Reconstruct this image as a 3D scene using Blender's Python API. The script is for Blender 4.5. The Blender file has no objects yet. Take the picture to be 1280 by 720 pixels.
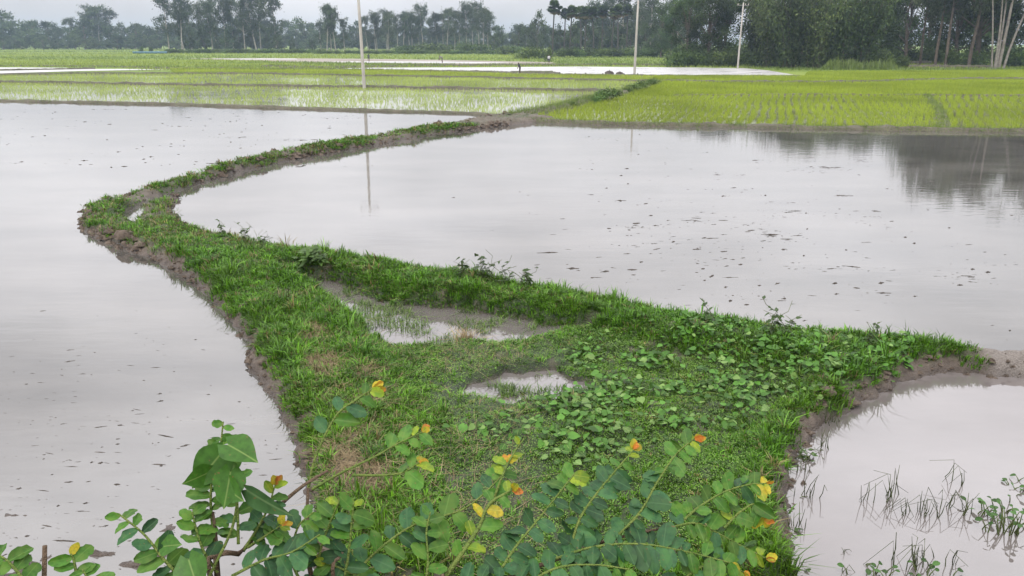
import bpy, math, random
import numpy as np
from mathutils import Vector, Matrix

random.seed(7)
RNG = np.random.default_rng(11)
sc = bpy.context.scene

# ------------------------------------------------------------------ camera
CAM_H, FPX, PITCH = 4.0, 960.0, math.radians(17.75)
cam = bpy.data.cameras.new('camera')
cam.sensor_width = 36.0
cam.lens = 36.0 * FPX / 1280.0
cam.clip_start, cam.clip_end = 0.05, 9000
camo = bpy.data.objects.new('camera', cam)
sc.collection.objects.link(camo)
camo.location = (0, 0, CAM_H)
camo.rotation_euler = (math.pi / 2 - PITCH, 0, 0)
sc.camera = camo

# ------------------------------------------------------------------ overcast sky
CLOUDS = 7.0
SUN_EL, SUN_AZ = math.radians(58), math.radians(205)
w = bpy.data.worlds.new('World'); sc.world = w; w.use_nodes = True
nt = w.node_tree; nt.nodes.clear()
N = nt.nodes.new; L = nt.links.new
out = N('ShaderNodeOutputWorld'); bg = N('ShaderNodeBackground'); bg.inputs['Strength'].default_value = 0.1
sky = N('ShaderNodeTexSky'); sky.sky_type = 'NISHITA'; sky.sun_disc = False
sky.sun_elevation = SUN_EL; sky.sun_rotation = SUN_AZ; sky.air_density = 1.5; sky.dust_density = 4
tc = N('ShaderNodeTexCoord'); sep = N('ShaderNodeSeparateXYZ'); L(tc.outputs['Generated'], sep.inputs[0])
mp = N('ShaderNodeMapping'); mp.inputs['Scale'].default_value = (1.0, 1.0, 2.0); mp.inputs['Location'].default_value = (CLOUDS, CLOUDS * 1.7, 0); L(tc.outputs['Generated'], mp.inputs[0])
no = N('ShaderNodeTexNoise'); no.inputs['Scale'].default_value = 1.9; no.inputs['Detail'].default_value = 5; no.inputs['Roughness'].default_value = 0.5
L(mp.outputs[0], no.inputs['Vector'])
mr = N('ShaderNodeMapRange'); mr.inputs[1].default_value = 0.3; mr.inputs[2].default_value = 0.7
mr.inputs[3].default_value = 0.56; mr.inputs[4].default_value = 1.18; L(no.outputs[0], mr.inputs[0])
# standard overcast sky: brighter towards the zenith
mc = N('ShaderNodeMath'); mc.operation = 'MAXIMUM'; mc.inputs[1].default_value = 0.0; L(sep.outputs[2], mc.inputs[0])
mpow = N('ShaderNodeMath'); mpow.operation = 'POWER'; mpow.inputs[1].default_value = 0.55; L(mc.outputs[0], mpow.inputs[0])
mz = N('ShaderNodeMath'); mz.operation = 'MULTIPLY_ADD'; mz.inputs[1].default_value = 2.75; mz.inputs[2].default_value = 0.355; L(mpow.outputs[0], mz.inputs[0])
mu = N('ShaderNodeMath'); mu.operation = 'MULTIPLY'; L(mr.outputs[0], mu.inputs[0]); L(mz.outputs[0], mu.inputs[1])
vm = N('ShaderNodeVectorMath'); vm.operation = 'SCALE'; vm.inputs[0].default_value = (8.6, 8.5, 8.8); L(mu.outputs[0], vm.inputs['Scale'])
mx = N('ShaderNodeMix'); mx.data_type = 'RGBA'; mx.inputs[0].default_value = 0.88
L(sky.outputs[0], mx.inputs[6]); L(vm.outputs[0], mx.inputs[7]); L(mx.outputs[2], bg.inputs[0]); L(bg.outputs[0], out.inputs[0])

# ------------------------------------------------------------------ sun behind the cloud
sl = bpy.data.lights.new('sun', 'SUN'); sl.energy = 1.3; sl.angle = math.radians(18); sl.color = (1.0, 0.96, 0.9)
so = bpy.data.objects.new('sun', sl); sc.collection.objects.link(so)
sd = Vector((math.sin(SUN_AZ) * math.cos(SUN_EL), math.cos(SUN_AZ) * math.cos(SUN_EL), math.sin(SUN_EL)))
so.rotation_euler = (-sd).to_track_quat('-Z', 'Y').to_euler(); so.location = (0, -20, 60)

vs = sc.view_settings; vs.view_transform = 'Standard'; vs.look = 'None'; vs.exposure = 0.36; vs.gamma = 1.0; vs.use_curve_mapping = False
sc.render.engine = 'CYCLES'
sc.cycles.use_denoising = True
sc.cycles.max_bounces = 6; sc.cycles.diffuse_bounces = 3; sc.cycles.glossy_bounces = 3
sc.cycles.transmission_bounces = 3; sc.cycles.transparent_max_bounces = 8; sc.cycles.volume_bounces = 1

# ------------------------------------------------------------------ helpers
CT, ST = math.cos(PITCH), math.sin(PITCH)
def ray(u, v):
    a, b = (u - 640) / FPX, (360 - v) / FPX
    return np.array((a, CT + b * ST, -ST + b * CT))
def gp(u, v, z=0.0):                      # point of the level z under a sight line (survey of the photograph)
    d = ray(u, v); t = (z - CAM_H) / d[2]
    return np.array((d[0] * t, d[1] * t, z))
def g2(pts): return np.array([gp(*p)[:2] for p in pts])
def dp(u, v, depth):                      # point at a given distance in front of the lens
    d = ray(u, v); return np.array((0, 0, CAM_H)) + d * depth

TAB = np.random.default_rng(3).random((256, 256))
def vnoise(x, y):
    xi, yi = np.floor(x).astype(int), np.floor(y).astype(int)
    fx, fy = x - xi, y - yi
    fx, fy = fx * fx * (3 - 2 * fx), fy * fy * (3 - 2 * fy)
    t = lambda a, b: TAB[a & 255, b & 255]
    return ((t(xi, yi) * (1 - fx) + t(xi + 1, yi) * fx) * (1 - fy) + (t(xi, yi + 1) * (1 - fx) + t(xi + 1, yi + 1) * fx) * fy) * 2 - 1
def fbm(x, y, o=3):
    s, a = 0, 1.0
    for k in range(o):
        s = s + a * vnoise(x * 2 ** k + 17.3 * k, y * 2 ** k - 9.1 * k); a *= .5
    return s / 1.75
def sstep(a, b, x):
    t = np.clip((x - a) / (b - a), 0, 1); return t * t * (3 - 2 * t)
def dist_line(x, y, P, closed=False):
    d = np.full(x.shape, 1e9); n = len(P)
    for i in range(n if closed else n - 1):
        a, b = P[i], P[(i + 1) % n]; e = b - a; l2 = max(e @ e, 1e-9)
        t = np.clip(((x - a[0]) * e[0] + (y - a[1]) * e[1]) / l2, 0, 1)
        d = np.minimum(d, np.hypot(x - a[0] - t * e[0], y - a[1] - t * e[1]))
    return d
def inside(x, y, P):
    c = np.zeros(x.shape, bool); n = len(P)
    for i in range(n):
        a, b = P[i], P[(i + 1) % n]
        if a[1] == b[1]: continue
        c ^= ((a[1] > y) != (b[1] > y)) & (x < (b[0] - a[0]) * (y - a[1]) / (b[1] - a[1]) + a[0])
    return c
def sdf(x, y, P):
    d = dist_line(x, y, P, True); return np.where(inside(x, y, P), d, -d)

def mesh(name, V, F, mat=None, tint=None, smooth=False, extra=None):
    """V (n,3), F (m,k) all the same k, or a list of such arrays"""
    me = bpy.data.meshes.new(name)
    V = np.asarray(V, np.float32); Fs = F if isinstance(F, list) and not isinstance(F[0], tuple) else [np.array(F)]
    Fs = [np.asarray(f, np.int32) for f in Fs if len(f)]
    me.vertices.add(len(V)); me.vertices.foreach_set('co', V.ravel())
    nl = sum(f.size for f in Fs); npoly = sum(len(f) for f in Fs)
    me.loops.add(nl); me.polygons.add(npoly)
    me.loops.foreach_set('vertex_index', np.concatenate([f.ravel() for f in Fs]))
    st, k0 = [], 0
    for f in Fs:
        st.append(k0 + np.arange(len(f), dtype=np.int32) * f.shape[1]); k0 += f.size
    me.polygons.foreach_set('loop_start', np.concatenate(st).astype(np.int32))
    if tint is not None:
        a = me.attributes.new('tint', 'FLOAT_COLOR', 'POINT')
        c = np.ones((len(V), 4), np.float32); c[:, :3] = tint; a.data.foreach_set('color', c.ravel())
    for k, val in (extra or {}).items():
        a = me.attributes.new(k, 'FLOAT', 'POINT'); a.data.foreach_set('value', np.asarray(val, np.float32))
    me.update(calc_edges=True)
    if smooth: me.polygons.foreach_set('use_smooth', np.ones(npoly, bool))
    if mat: me.materials.append(mat)
    return me
def ob(name, me, parent=None, label=None, cat=None, group=None, kind=None, loc=None, rz=None, scale=None):
    o = bpy.data.objects.new(name, me); sc.collection.objects.link(o)
    if parent is not None: o.parent = parent
    if label: o['label'] = label
    if cat: o['category'] = cat
    if group: o['group'] = group
    if kind: o['kind'] = kind
    if loc is not None: o.location = [float(v) for v in loc]
    if rz is not None: o.rotation_euler = (0, 0, rz)
    if scale is not None: o.scale = (scale,) * 3 if np.isscalar(scale) else scale
    return o
class MB:
    def __init__(s): s.V, s.F3, s.F4, s.T, s.n = [], [], [], [], 0
    def add(s, V, F, col=(1, 1, 1)):
        V = np.asarray(V, float); F = np.asarray(F, int) + s.n
        s.V.append(V); (s.F3 if F.shape[1] == 3 else s.F4).append(F)
        c = np.asarray(col, float); s.T.append(np.broadcast_to(c, (len(V), 3)) if c.ndim == 1 else c); s.n += len(V)
    def tube(s, P, R, k=6, col=(1, 1, 1), cap=True):
        P = np.asarray(P, float); R = np.broadcast_to(np.asarray(R, float), (len(P),))
        V = []
        for i, p in enumerate(P):
            t = P[min(i + 1, len(P) - 1)] - P[max(i - 1, 0)]; t = t / (np.linalg.norm(t) + 1e-9)
            a = np.cross(t, (0.3, 1, 0.1) if abs(t[1]) < .8 else (1, 0, .1)); a /= np.linalg.norm(a); b = np.cross(t, a)
            an = np.arange(k) * 2 * math.pi / k
            V.append(p + R[i] * (np.cos(an)[:, None] * a + np.sin(an)[:, None] * b))
        V = np.concatenate(V); F = []
        for i in range(len(P) - 1):
            for j in range(k):
                F.append((i * k + j, i * k + (j + 1) % k, (i + 1) * k + (j + 1) % k, (i + 1) * k + j))
        if cap:
            V = np.vstack([V, P[-1:]]); m = len(V) - 1; i = (len(P) - 1) * k
            F += [(i + j, i + (j + 1) % k, m, m) for j in range(k)]
            F4 = [f for f in F if f[2] != f[3]]; F3 = [f[:3] for f in F if f[2] == f[3]]
            n0 = s.n; s.add(V, F4, col); s.F3.append(np.array(F3) + n0)
        else: s.add(V, F, col)
    def mesh(s, name, mat, smooth=False):
        F = []
        if s.F4: F.append(np.concatenate(s.F4))
        if s.F3: F.append(np.concatenate(s.F3))
        return mesh(name, np.concatenate(s.V), F, mat, np.concatenate(s.T), smooth)

# ------------------------------------------------------------------ materials
def newmat(name):
    m = bpy.data.materials.new(name); m.use_nodes = True; t = m.node_tree; t.nodes.clear()
    o = t.nodes.new('ShaderNodeOutputMaterial'); p = t.nodes.new('ShaderNodeBsdfPrincipled')
    t.links.new(p.outputs[0], o.inputs[0]); return m, t, p, o
def nz(t, scale, detail=4, coord='Object', rough=0.55, dist=0):
    c = t.nodes.new('ShaderNodeTexCoord'); n = t.nodes.new('ShaderNodeTexNoise')
    n.inputs['Scale'].default_value = scale; n.inputs['Detail'].default_value = detail
    n.inputs['Roughness'].default_value = rough; n.inputs['Distortion'].default_value = dist
    t.links.new(c.outputs[coord], n.inputs['Vector']); return n
def ramp(t, src, stops):
    r = t.nodes.new('ShaderNodeValToRGB'); e = r.color_ramp.elements
    while len(e) < len(stops): e.new(0.5)
    for q, (p, c) in zip(e, stops): q.position = p; q.color = (*c, 1)
    t.links.new(src, r.inputs[0]); return r
def mixc(t, f, a, b, mode='MIX'):
    m = t.nodes.new('ShaderNodeMix'); m.data_type = 'RGBA'; m.blend_type = mode
    for i, v in ((0, f), (6, a), (7, b)):
        if hasattr(v, 'is_output'): t.links.new(v, m.inputs[i])
        elif i == 0: m.inputs[0].default_value = v
        else: m.inputs[i].default_value = (*v, 1)
    return m.outputs[2]
def bump(t, p, src, strength, dist):
    b = t.nodes.new('ShaderNodeBump'); b.inputs['Strength'].default_value = strength; b.inputs['Distance'].default_value = dist
    t.links.new(src, b.inputs['Height']); t.links.new(b.outputs[0], p.inputs['Normal'])
def attr(t, name):
    a = t.nodes.new('ShaderNodeAttribute'); a.attribute_name = name; return a

def leafmat(name, trans=0.3, rough=0.55, spec=0.3, nscale=3.0):
    m, t, p, o = newmat(name)
    a = attr(t, 'tint'); n = nz(t, nscale, 2)
    r = ramp(t, n.outputs[0], [(0.25, (0.72, 0.74, 0.7)), (0.75, (1.2, 1.18, 1.1))])
    c = mixc(t, 1.0, a.outputs['Color'], r.outputs[0], 'MULTIPLY')
    t.links.new(c, p.inputs['Base Color']); p.inputs['Roughness'].default_value = rough
    p.inputs['Specular IOR Level'].default_value = spec
    tr = t.nodes.new('ShaderNodeBsdfTranslucent'); t.links.new(c, tr.inputs[0])
    ms = t.nodes.new('ShaderNodeMixShader'); ms.inputs[0].default_value = trans
    t.links.new(p.outputs[0], ms.inputs[1]); t.links.new(tr.outputs[0], ms.inputs[2]); t.links.new(ms.outputs[0], o.inputs[0])
    return m
M_GRASS = leafmat('grass_blades', .28, .42, .32)
M_RICE = leafmat('rice_blades', .35, .5, .3, .15)
M_TREE = leafmat('tree_leaves', .2, .6, .2, .12)
def vary(m, lo, hi):
    t = m.node_tree; p = [n for n in t.nodes if n.type == 'BSDF_PRINCIPLED'][0]; l = p.inputs['Base Color'].links[0]; src = l.from_socket
    oi = t.nodes.new('ShaderNodeObjectInfo'); r = t.nodes.new('ShaderNodeMapRange'); r.inputs[3].default_value = lo; r.inputs[4].default_value = hi
    hs = t.nodes.new('ShaderNodeHueSaturation'); t.links.new(oi.outputs['Random'], r.inputs[0]); t.links.new(r.outputs[0], hs.inputs['Value']); t.links.new(src, hs.inputs['Color'])
    h2 = t.nodes.new('ShaderNodeMapRange'); h2.inputs[3].default_value = .485; h2.inputs[4].default_value = .515; f = t.nodes.new('ShaderNodeMath'); f.operation = 'MULTIPLY'; f.inputs[1].default_value = 7.13
    g = t.nodes.new('ShaderNodeMath'); g.operation = 'FRACT'; t.links.new(oi.outputs['Random'], f.inputs[0]); t.links.new(f.outputs[0], g.inputs[0]); t.links.new(g.outputs[0], h2.inputs[0]); t.links.new(h2.outputs[0], hs.inputs['Hue'])
    for q in list(src.links):
        if q.to_node != hs: to = q.to_socket; t.links.new(hs.outputs[0], to)
vary(M_TREE, .62, 1.35)
M_CREEP = leafmat('creeper_leaves', .2, .5, .25, 9)
M_STRAW = leafmat('dry_straw', .1, .8, .1)

def barkmat(name, c1, c2, scale=2.0):
    m, t, p, o = newmat(name); n = nz(t, scale, 5)
    r = ramp(t, n.outputs[0], [(.3, c1), (.7, c2)]); t.links.new(r.outputs[0], p.inputs['Base Color'])
    p.inputs['Roughness'].default_value = .85; p.inputs['Specular IOR Level'].default_value = .2
    n2 = nz(t, scale * 6, 3); bump(t, p, n2.outputs[0], .6, .03); return m
M_BARK = barkmat('brown_bark', (.07, .055, .045), (.16, .13, .10))
M_PALE = barkmat('pale_bark', (.20, .18, .15), (.38, .35, .31))
M_STEM = barkmat('green_stem', (.09, .14, .03), (.16, .20, .05), 30)
M_WOOD = barkmat('brown_twig', (.09, .06, .04), (.17, .12, .08), 40)
M_PALM = barkmat('palm_bark', (.04, .036, .032), (.085, .078, .07))
M_DULL = barkmat('dull_pale_bark', (.13, .115, .10), (.27, .245, .215))
M_CONC = barkmat('pole_concrete', (.30, .28, .25), (.42, .40, .36), 1.2)

# mud and soil of the near ground
def soilmat():
    m, t, p, o = newmat('wet_soil')
    n1 = nz(t, 1.2, 6); n2 = nz(t, 9, 5); n3 = nz(t, 45, 4)
    base = ramp(t, n1.outputs[0], [(.3, (.065, .047, .035)), (.7, (.145, .112, .088))])
    c = mixc(t, .6, base.outputs[0], ramp(t, n2.outputs[0], [(.3, (.055, .04, .03)), (.7, (.17, .135, .108))]).outputs[0])
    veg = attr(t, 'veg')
    g = ramp(t, n2.outputs[0], [(.35, (.02, .035, .009)), (.7, (.045, .072, .02))])  # green ground under grass, darkened to paint in the shade between blades
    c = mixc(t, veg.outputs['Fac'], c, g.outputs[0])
    clay = attr(t, 'clay')
    c = mixc(t, clay.outputs['Fac'], c, ramp(t, n3.outputs[0], [(.3, (.115, .098, .084)), (.7, (.20, .175, .155))]).outputs[0])
    wet = attr(t, 'wet'); c = mixc(t, wet.outputs['Fac'], c, mixc(t, 1.0, c, (.55, .52, .5), 'MULTIPLY'))
    t.links.new(c, p.inputs['Base Color']); mr = t.nodes.new('ShaderNodeMapRange'); mr.inputs[3].default_value = .85; mr.inputs[4].default_value = .3
    t.links.new(wet.outputs['Fac'], mr.inputs[0]); t.links.new(mr.outputs[0], p.inputs['Roughness'])
    ad = t.nodes.new('ShaderNodeMath'); ad.operation = 'ADD'; t.links.new(n2.outputs[0], ad.inputs[0]); t.links.new(n3.outputs[0], ad.inputs[1])
    bump(t, p, ad.outputs[0], .8, .04); return m
M_SOIL = soilmat()

def watermat(name, c1, c2, rough=.03, ripple=.05, rs=(2.2, .6), ior=2.2):
    m, t, p, o = newmat(name)
    c = t.nodes.new('ShaderNodeTexCoord')
    mp = t.nodes.new('ShaderNodeMapping'); mp.inputs['Scale'].default_value = (.22, .5, 1); t.links.new(c.outputs['Object'], mp.inputs[0])
    n = t.nodes.new('ShaderNodeTexNoise'); n.inputs['Scale'].default_value = 1.0; n.inputs['Detail'].default_value = 6; n.inputs['Roughness'].default_value = .6
    t.links.new(mp.outputs[0], n.inputs['Vector'])
    r = ramp(t, n.outputs[0], [(.3, c1), (.7, c2)]); t.links.new(r.outputs[0], p.inputs['Base Color'])
    p.inputs['IOR'].default_value = ior
    rr = t.nodes.new('ShaderNodeMapRange'); rr.inputs[1].default_value = .35; rr.inputs[2].default_value = .7
    rr.inputs[3].default_value = rough * .6; rr.inputs[4].default_value = rough * 2.2
    t.links.new(n.outputs[0], rr.inputs[0]); t.links.new(rr.outputs[0], p.inputs['Roughness'])
    mp2 = t.nodes.new('ShaderNodeMapping'); mp2.inputs['Scale'].default_value = (rs[1], rs[0], 1); t.links.new(c.outputs['Object'], mp2.inputs[0])
    n2 = t.nodes.new('ShaderNodeTexNoise'); n2.inputs['Scale'].default_value = 2.0; n2.inputs['Detail'].default_value = 3
    t.links.new(mp2.outputs[0], n2.inputs['Vector'])
    bump(t, p, n2.outputs[0], ripple, .02); return m
M_WATER = watermat('muddy_water', (.05, .046, .04), (.115, .105, .094), .03, .10)
M_POND = watermat('pond_water', (.10, .088, .083), (.15, .132, .126), .02, .04)
M_FWATER = watermat('field_water', (.17, .17, .12), (.25, .25, .19), .05, .05)
M_FWATR = watermat('rice_water', (.10, .105, .05), (.15, .155, .085), .08, .05, ior=1.4)
M_FARW = watermat('far_water', (.28, .27, .26), (.36, .35, .34), .3, .1)

# ------------------------------------------------------------------ near terrain: the grassy land, its bunds and the embankment
LAND_PX = [(400, 760), (392, 660), (380, 590), (378, 545), (347, 495), (318, 462), (308, 422), (281, 388), (236, 348), (186, 322),
           (142, 305), (107, 289), (100, 270), (124, 258), (165, 247), (210, 233), (270, 215), (340, 197), (420, 182), (480, 172),
           (540, 162), (590, 153), (640, 144), (700, 150), (640, 156), (560, 165.5), (500, 176.5), (430, 188), (360, 200.5), (310, 212), (265, 224.5),
           (235, 237), (218, 253), (213, 269), (222, 284), (260, 299), (310, 309), (380, 323), (440, 333), (500, 344), (560, 354),
           (620, 362), (690, 376), (760, 390), (830, 404), (900, 417), (960, 424), (1040, 431), (1100, 437), (1170, 443), (1215, 447),
           (1280, 451), (1420, 460), (1420, 478), (1280, 471), (1225, 469), (1190, 464), (1152, 467), (1122, 477), (1100, 494), (1060, 508),
           (1022, 532), (1002, 562), (990, 602), (985, 640), (978, 682), (990, 720), (1020, 760)]
LAND = g2(LAND_PX)
MARSH = g2([(455, 362), (560, 390), (700, 402), (800, 430), (900, 452), (1000, 470), (1010, 510), (960, 560), (930, 640), (900, 760),
            (560, 760), (520, 640), (505, 560), (480, 470), (440, 420), (400, 375)])
PUD = [g2(p) for p in (
    [(352, 345), (372, 346), (430, 356), (470, 374), (515, 386), (560, 384), (610, 390), (650, 399), (740, 411), (715, 421), (640, 431),
     (560, 437), (490, 436), (462, 418), (435, 392), (395, 368)],
    [(583, 490), (625, 476), (690, 469), (726, 483), (695, 490), (630, 499)],
    [(148, 268), (172, 258), (192, 258), (178, 275), (168, 289), (152, 281)])]
CHAN = g2([(178, 263), (200, 249), (230, 239), (300, 218), (400, 196), (500, 177), (560, 166)])
STRAW = g2([(340, 372), (362, 378), (395, 430), (445, 455), (478, 520), (465, 560), (480, 640), (440, 660), (410, 600), (405, 530), (385, 460), (345, 390)])
def land_s(x, y): return sdf(x, y, LAND) + .09 * fbm(x * 1.3, y * 1.3) + .045 * fbm(x * 5, y * 5)
def height(x, y, s=None):
    if s is None: s = land_s(x, y)
    h = -.25 + .52 * sstep(-.35, .30, s)
    far = sstep(14, 20, y)
    h = h + .07 * sstep(0, .4, s) * fbm(x * 1.1 + 5, y * 1.1) + .035 * sstep(-.1, .2, s) * fbm(x * 4.3, y * 4.3) + .02 * sstep(-.2, .1, s) * fbm(x * 14, y * 14)
    h = h + far * sstep(-.25, .15, s) * (.20 * np.abs(fbm(x * 3.1, y * 3.1 + 3)) + .10 * fbm(x * 7.3, y * 5.3)) - .11 * far * sstep(-.2, .2, s)
    h = h + .10 * sstep(-.3, -.02, s) * sstep(.28, .05, s) * fbm(x * 6.1 + 8, y * 6.1)
    h = h - .17 * sstep(-.25, .35, sdf(x, y, MARSH))
    for i, P in enumerate(PUD):
        d = sdf(x, y, P) + (.03, .13, 0)[i] + (.20 if i != 2 else .06) * fbm(x * 2.6 + 9, y * 2.6) + .10 * fbm(x * 9, y * 9)
        k = sstep(-.13, .08, d); h = h * (1 - k) + (-.035 + .034 * fbm(x * 7, y * 7)) * k
    h = h - .30 * np.exp(-(dist_line(x, y, CHAN) / .30) ** 2)
    h = np.where(s > -.3, h, np.maximum(h, -.25))
    # silt just breaking the surface of the nearest shallow corner
    silt = sstep(8.2, 5.2, y) * sstep(-1.6, -2.8, x)
    h = np.where(s < -.15, h + silt * (.222 + .075 * fbm(x * 2.6, y * 5.2 + 4)) + silt * .075 * fbm(x * 9, y * 15), h)
    emb = np.minimum((4.55 - y) * .66 + .08 * fbm(x * 1.7, y * 1.7), 2.4)
    return np.maximum(h, np.where(y < 4.7, emb, -9))
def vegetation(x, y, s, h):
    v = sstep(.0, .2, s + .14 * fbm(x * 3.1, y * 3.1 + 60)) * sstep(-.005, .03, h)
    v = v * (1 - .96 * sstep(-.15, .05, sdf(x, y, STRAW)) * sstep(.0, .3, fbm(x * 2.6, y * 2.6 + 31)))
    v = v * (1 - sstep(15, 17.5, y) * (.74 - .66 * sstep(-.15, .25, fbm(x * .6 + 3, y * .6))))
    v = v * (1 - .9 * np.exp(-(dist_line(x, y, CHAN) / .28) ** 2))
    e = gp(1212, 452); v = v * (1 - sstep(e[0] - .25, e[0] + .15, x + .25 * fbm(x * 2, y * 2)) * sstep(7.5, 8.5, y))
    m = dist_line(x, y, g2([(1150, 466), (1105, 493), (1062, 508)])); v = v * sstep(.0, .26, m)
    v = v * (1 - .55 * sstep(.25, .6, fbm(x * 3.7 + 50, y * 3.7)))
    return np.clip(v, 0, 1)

ys = np.concatenate([np.linspace(-2.5, 3.4, 40), 3.45 * np.exp(np.linspace(0, math.log(46 / 3.45), 560))])
ts = np.linspace(-1, 1, 520); ts = ts * (.55 + .45 * np.abs(ts))
YY = np.repeat(ys[:, None], len(ts), 1); XX = ts[None, :] * (YY * 1.02 + 6.0)
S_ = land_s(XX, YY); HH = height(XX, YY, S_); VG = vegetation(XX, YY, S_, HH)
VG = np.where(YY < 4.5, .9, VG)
CL = sstep(gp(1205, 452)[0] - .1, gp(1225, 452)[0], XX) * (YY > 6.8) * (YY < 12) + .3 * sstep(16, 18, YY) * sstep(-.05, .35, fbm(XX * 1.5, YY * 1.5))
WT = sstep(.14, .0, HH)
nr, ncol = YY.shape; idx = np.arange(nr * ncol).reshape(nr, ncol)
F = np.stack([idx[:-1, :-1].ravel(), idx[:-1, 1:].ravel(), idx[1:, 1:].ravel(), idx[1:, :-1].ravel()], 1)
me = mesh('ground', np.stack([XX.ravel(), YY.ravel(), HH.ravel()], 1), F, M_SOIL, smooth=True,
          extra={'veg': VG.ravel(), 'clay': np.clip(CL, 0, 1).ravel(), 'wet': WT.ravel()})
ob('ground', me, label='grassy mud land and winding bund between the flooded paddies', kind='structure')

# ------------------------------------------------------------------ the plain, far fields, water sheets
def sheet(name, P, z, mat, label, kind='structure', tint=None):
    V = np.column_stack([P, np.full(len(P), z)])
    m = bpy.data.meshes.new(name); m.from_pydata([tuple(map(float, v)) for v in V], [], [list(range(len(V)))]); m.materials.append(mat); m.update()
    return ob(name, m, label=label, kind=kind)
def fieldmat(name, c1, c2, c3, sc_=.05):
    m, t, p, o = newmat(name); c = t.nodes.new('ShaderNodeTexCoord')
    mp = t.nodes.new('ShaderNodeMapping'); mp.inputs['Scale'].default_value = (.25, 1.5, 1); t.links.new(c.outputs['Object'], mp.inputs[0])
    n = t.nodes.new('ShaderNodeTexNoise'); n.inputs['Scale'].default_value = sc_; n.inputs['Detail'].default_value = 7; t.links.new(mp.outputs[0], n.inputs['Vector'])
    r = ramp(t, n.outputs[0], [(.3, c1), (.5, c2), (.7, c3)]); t.links.new(r.outputs[0], p.inputs['Base Color'])
    p.inputs['Roughness'].default_value = .9; p.inputs['Specular IOR Level'].default_value = .1; return m
M_PLAIN = fieldmat('plain_grass', (.09, .13, .028), (.13, .18, .035), (.17, .21, .045))
M_MUDF = fieldmat('ploughed_mud', (.16, .14, .11), (.24, .21, .18), (.34, .31, .28), .3)
sheet('plain', np.array([(-1500, -60), (1500, -60), (1500, 1500), (-1500, 1500)], float), -.45, M_PLAIN, 'level green plain stretching out to the tree line')
# water of the near paddies, split under the bunds
C0 = g2([(395, 760), (400, 560), (330, 420), (150, 290), (110, 272), (140, 258), (300, 222), (430, 186), (560, 164), (625, 149)])
C1 = g2([(640, 147), (760, 155), (1000, 159.5), (1290, 165)])
R2 = C1[-1] + np.array((26, 0))
CR = g2([(150, 270), (300, 330), (560, 375), (800, 420), (1000, 445), (1160, 455), (1280, 461), (1420, 468)])
L1PX = [(-420, 120), (0, 126.5), (200, 130.5), (400, 137), (590, 142.5), (625, 146)]
L1 = g2(L1PX)
wl = np.vstack([C0, L1[::-1], [(-42, 4.1)], [(-3, 4.1)]])
sheet('paddy_water', wl, 0.0, M_WATER, 'wide pale muddy water left of the winding grassy bund')
wm = np.vstack([C0[4:], C1, [R2], [(R2[0], CR[-1][1])], CR[::-1]])
sheet('paddy_water', wm, 0.0, M_WATER, 'pale flooded paddy with dark clods and tree reflections inside the bund bend')
wp = np.vstack([CR[1:], [(30, CR[-1][1])], [(30, 4.1)], C0[:3] + np.array((.25, 0))])
sheet('pond_water', wp, 0.004, M_POND, 'pinkish muddy pond with sedges and the puddles in the grass')

# ------------------------------------------------------------------ fields beyond
def rice(name, label, P, n_m2, blades, hgt, wid, c1, c2, rowdir=(.12, 1), sp=(.27, .16), spread=.06, thin=0.0, jit=.14):
    P = np.asarray(P); lo, hi = P.min(0), P.max(0)
    rd = np.array(rowdir, float); rd /= np.linalg.norm(rd); pr = np.array((rd[1], -rd[0]))
    c = (lo + hi) / 2; ext = np.hypot(*(hi - lo)) / 2 + 1
    k = math.sqrt(1 / (n_m2 * sp[0] * sp[1])); a, b = sp[0] * k, sp[1] * k
    I, J = np.meshgrid(np.arange(-ext, ext, a), np.arange(-ext, ext, b)); I = I.ravel(); J = J.ravel()
    I = I + RNG.normal(0, a * jit, I.shape) + .16 * vnoise(J * .3, I * .4) + .25 * vnoise(J * .05, I * .02); J = J + RNG.normal(0, b * .25, J.shape)
    X = c[0] + pr[0] * I + rd[0] * J; Y = c[1] + pr[1] * I + rd[1] * J
    ok = inside(X, Y, P) & (np.abs(X) < Y * .72 + 6)
    if thin: ok &= (fbm(X * .25, Y * .18) > -thin) | (RNG.random(X.shape) < .45)
    X, Y = X[ok], Y[ok]; n = len(X)
    hl = hgt * RNG.uniform(.75, 1.15, n) * (1 + .15 * fbm(X * .2, Y * .2))
    X = np.repeat(X, blades); Y = np.repeat(Y, blades); H = np.repeat(hl, blades) * RNG.uniform(.6, 1.1, n * blades)
    az = RNG.uniform(0, 6.283, n * blades); ln = RNG.uniform(.05, .75, n * blades)
    bx, by = X + RNG.normal(0, spread * .4, X.shape), Y + RNG.normal(0, spread * .4, X.shape)
    tx, ty = np.cos(az) * ln * H * .9, np.sin(az) * ln * H * .9
    wv = wid * RNG.uniform(.7, 1.3, len(X)); wa = RNG.normal(0, .6, len(X)); wx, wy = np.cos(wa) * wv / 2, np.sin(wa) * wv / 2
    V = np.stack([np.stack([bx - wx, by - wy, np.full_like(bx, -.02)], 1), np.stack([bx + wx, by + wy, np.full_like(bx, -.02)], 1),
                  np.stack([bx + tx, by + ty, H], 1)], 1).reshape(-1, 3)
    F = np.arange(len(V)).reshape(-1, 3)
    m = RNG.random(len(X))[:, None]; big = (.5 + .5 * fbm(X * .12 + 7, Y * .12))[:, None]
    col = (np.array(c1) * (1 - m) + np.array(c2) * m) * (.85 + .3 * big)
    ob(name, mesh(name, V, F, M_RICE, np.repeat(col, 3, 0)), label=label, kind='stuff')
L2 = g2([(-420, 99), (0, 103), (250, 107), (455, 109.5), (640, 112.5), (775, 115)])
L3 = g2([(-420, 95), (0, 94), (120, 92.2), (330, 92.8), (480, 95.5), (600, 97.5), (810, 102)])
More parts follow.
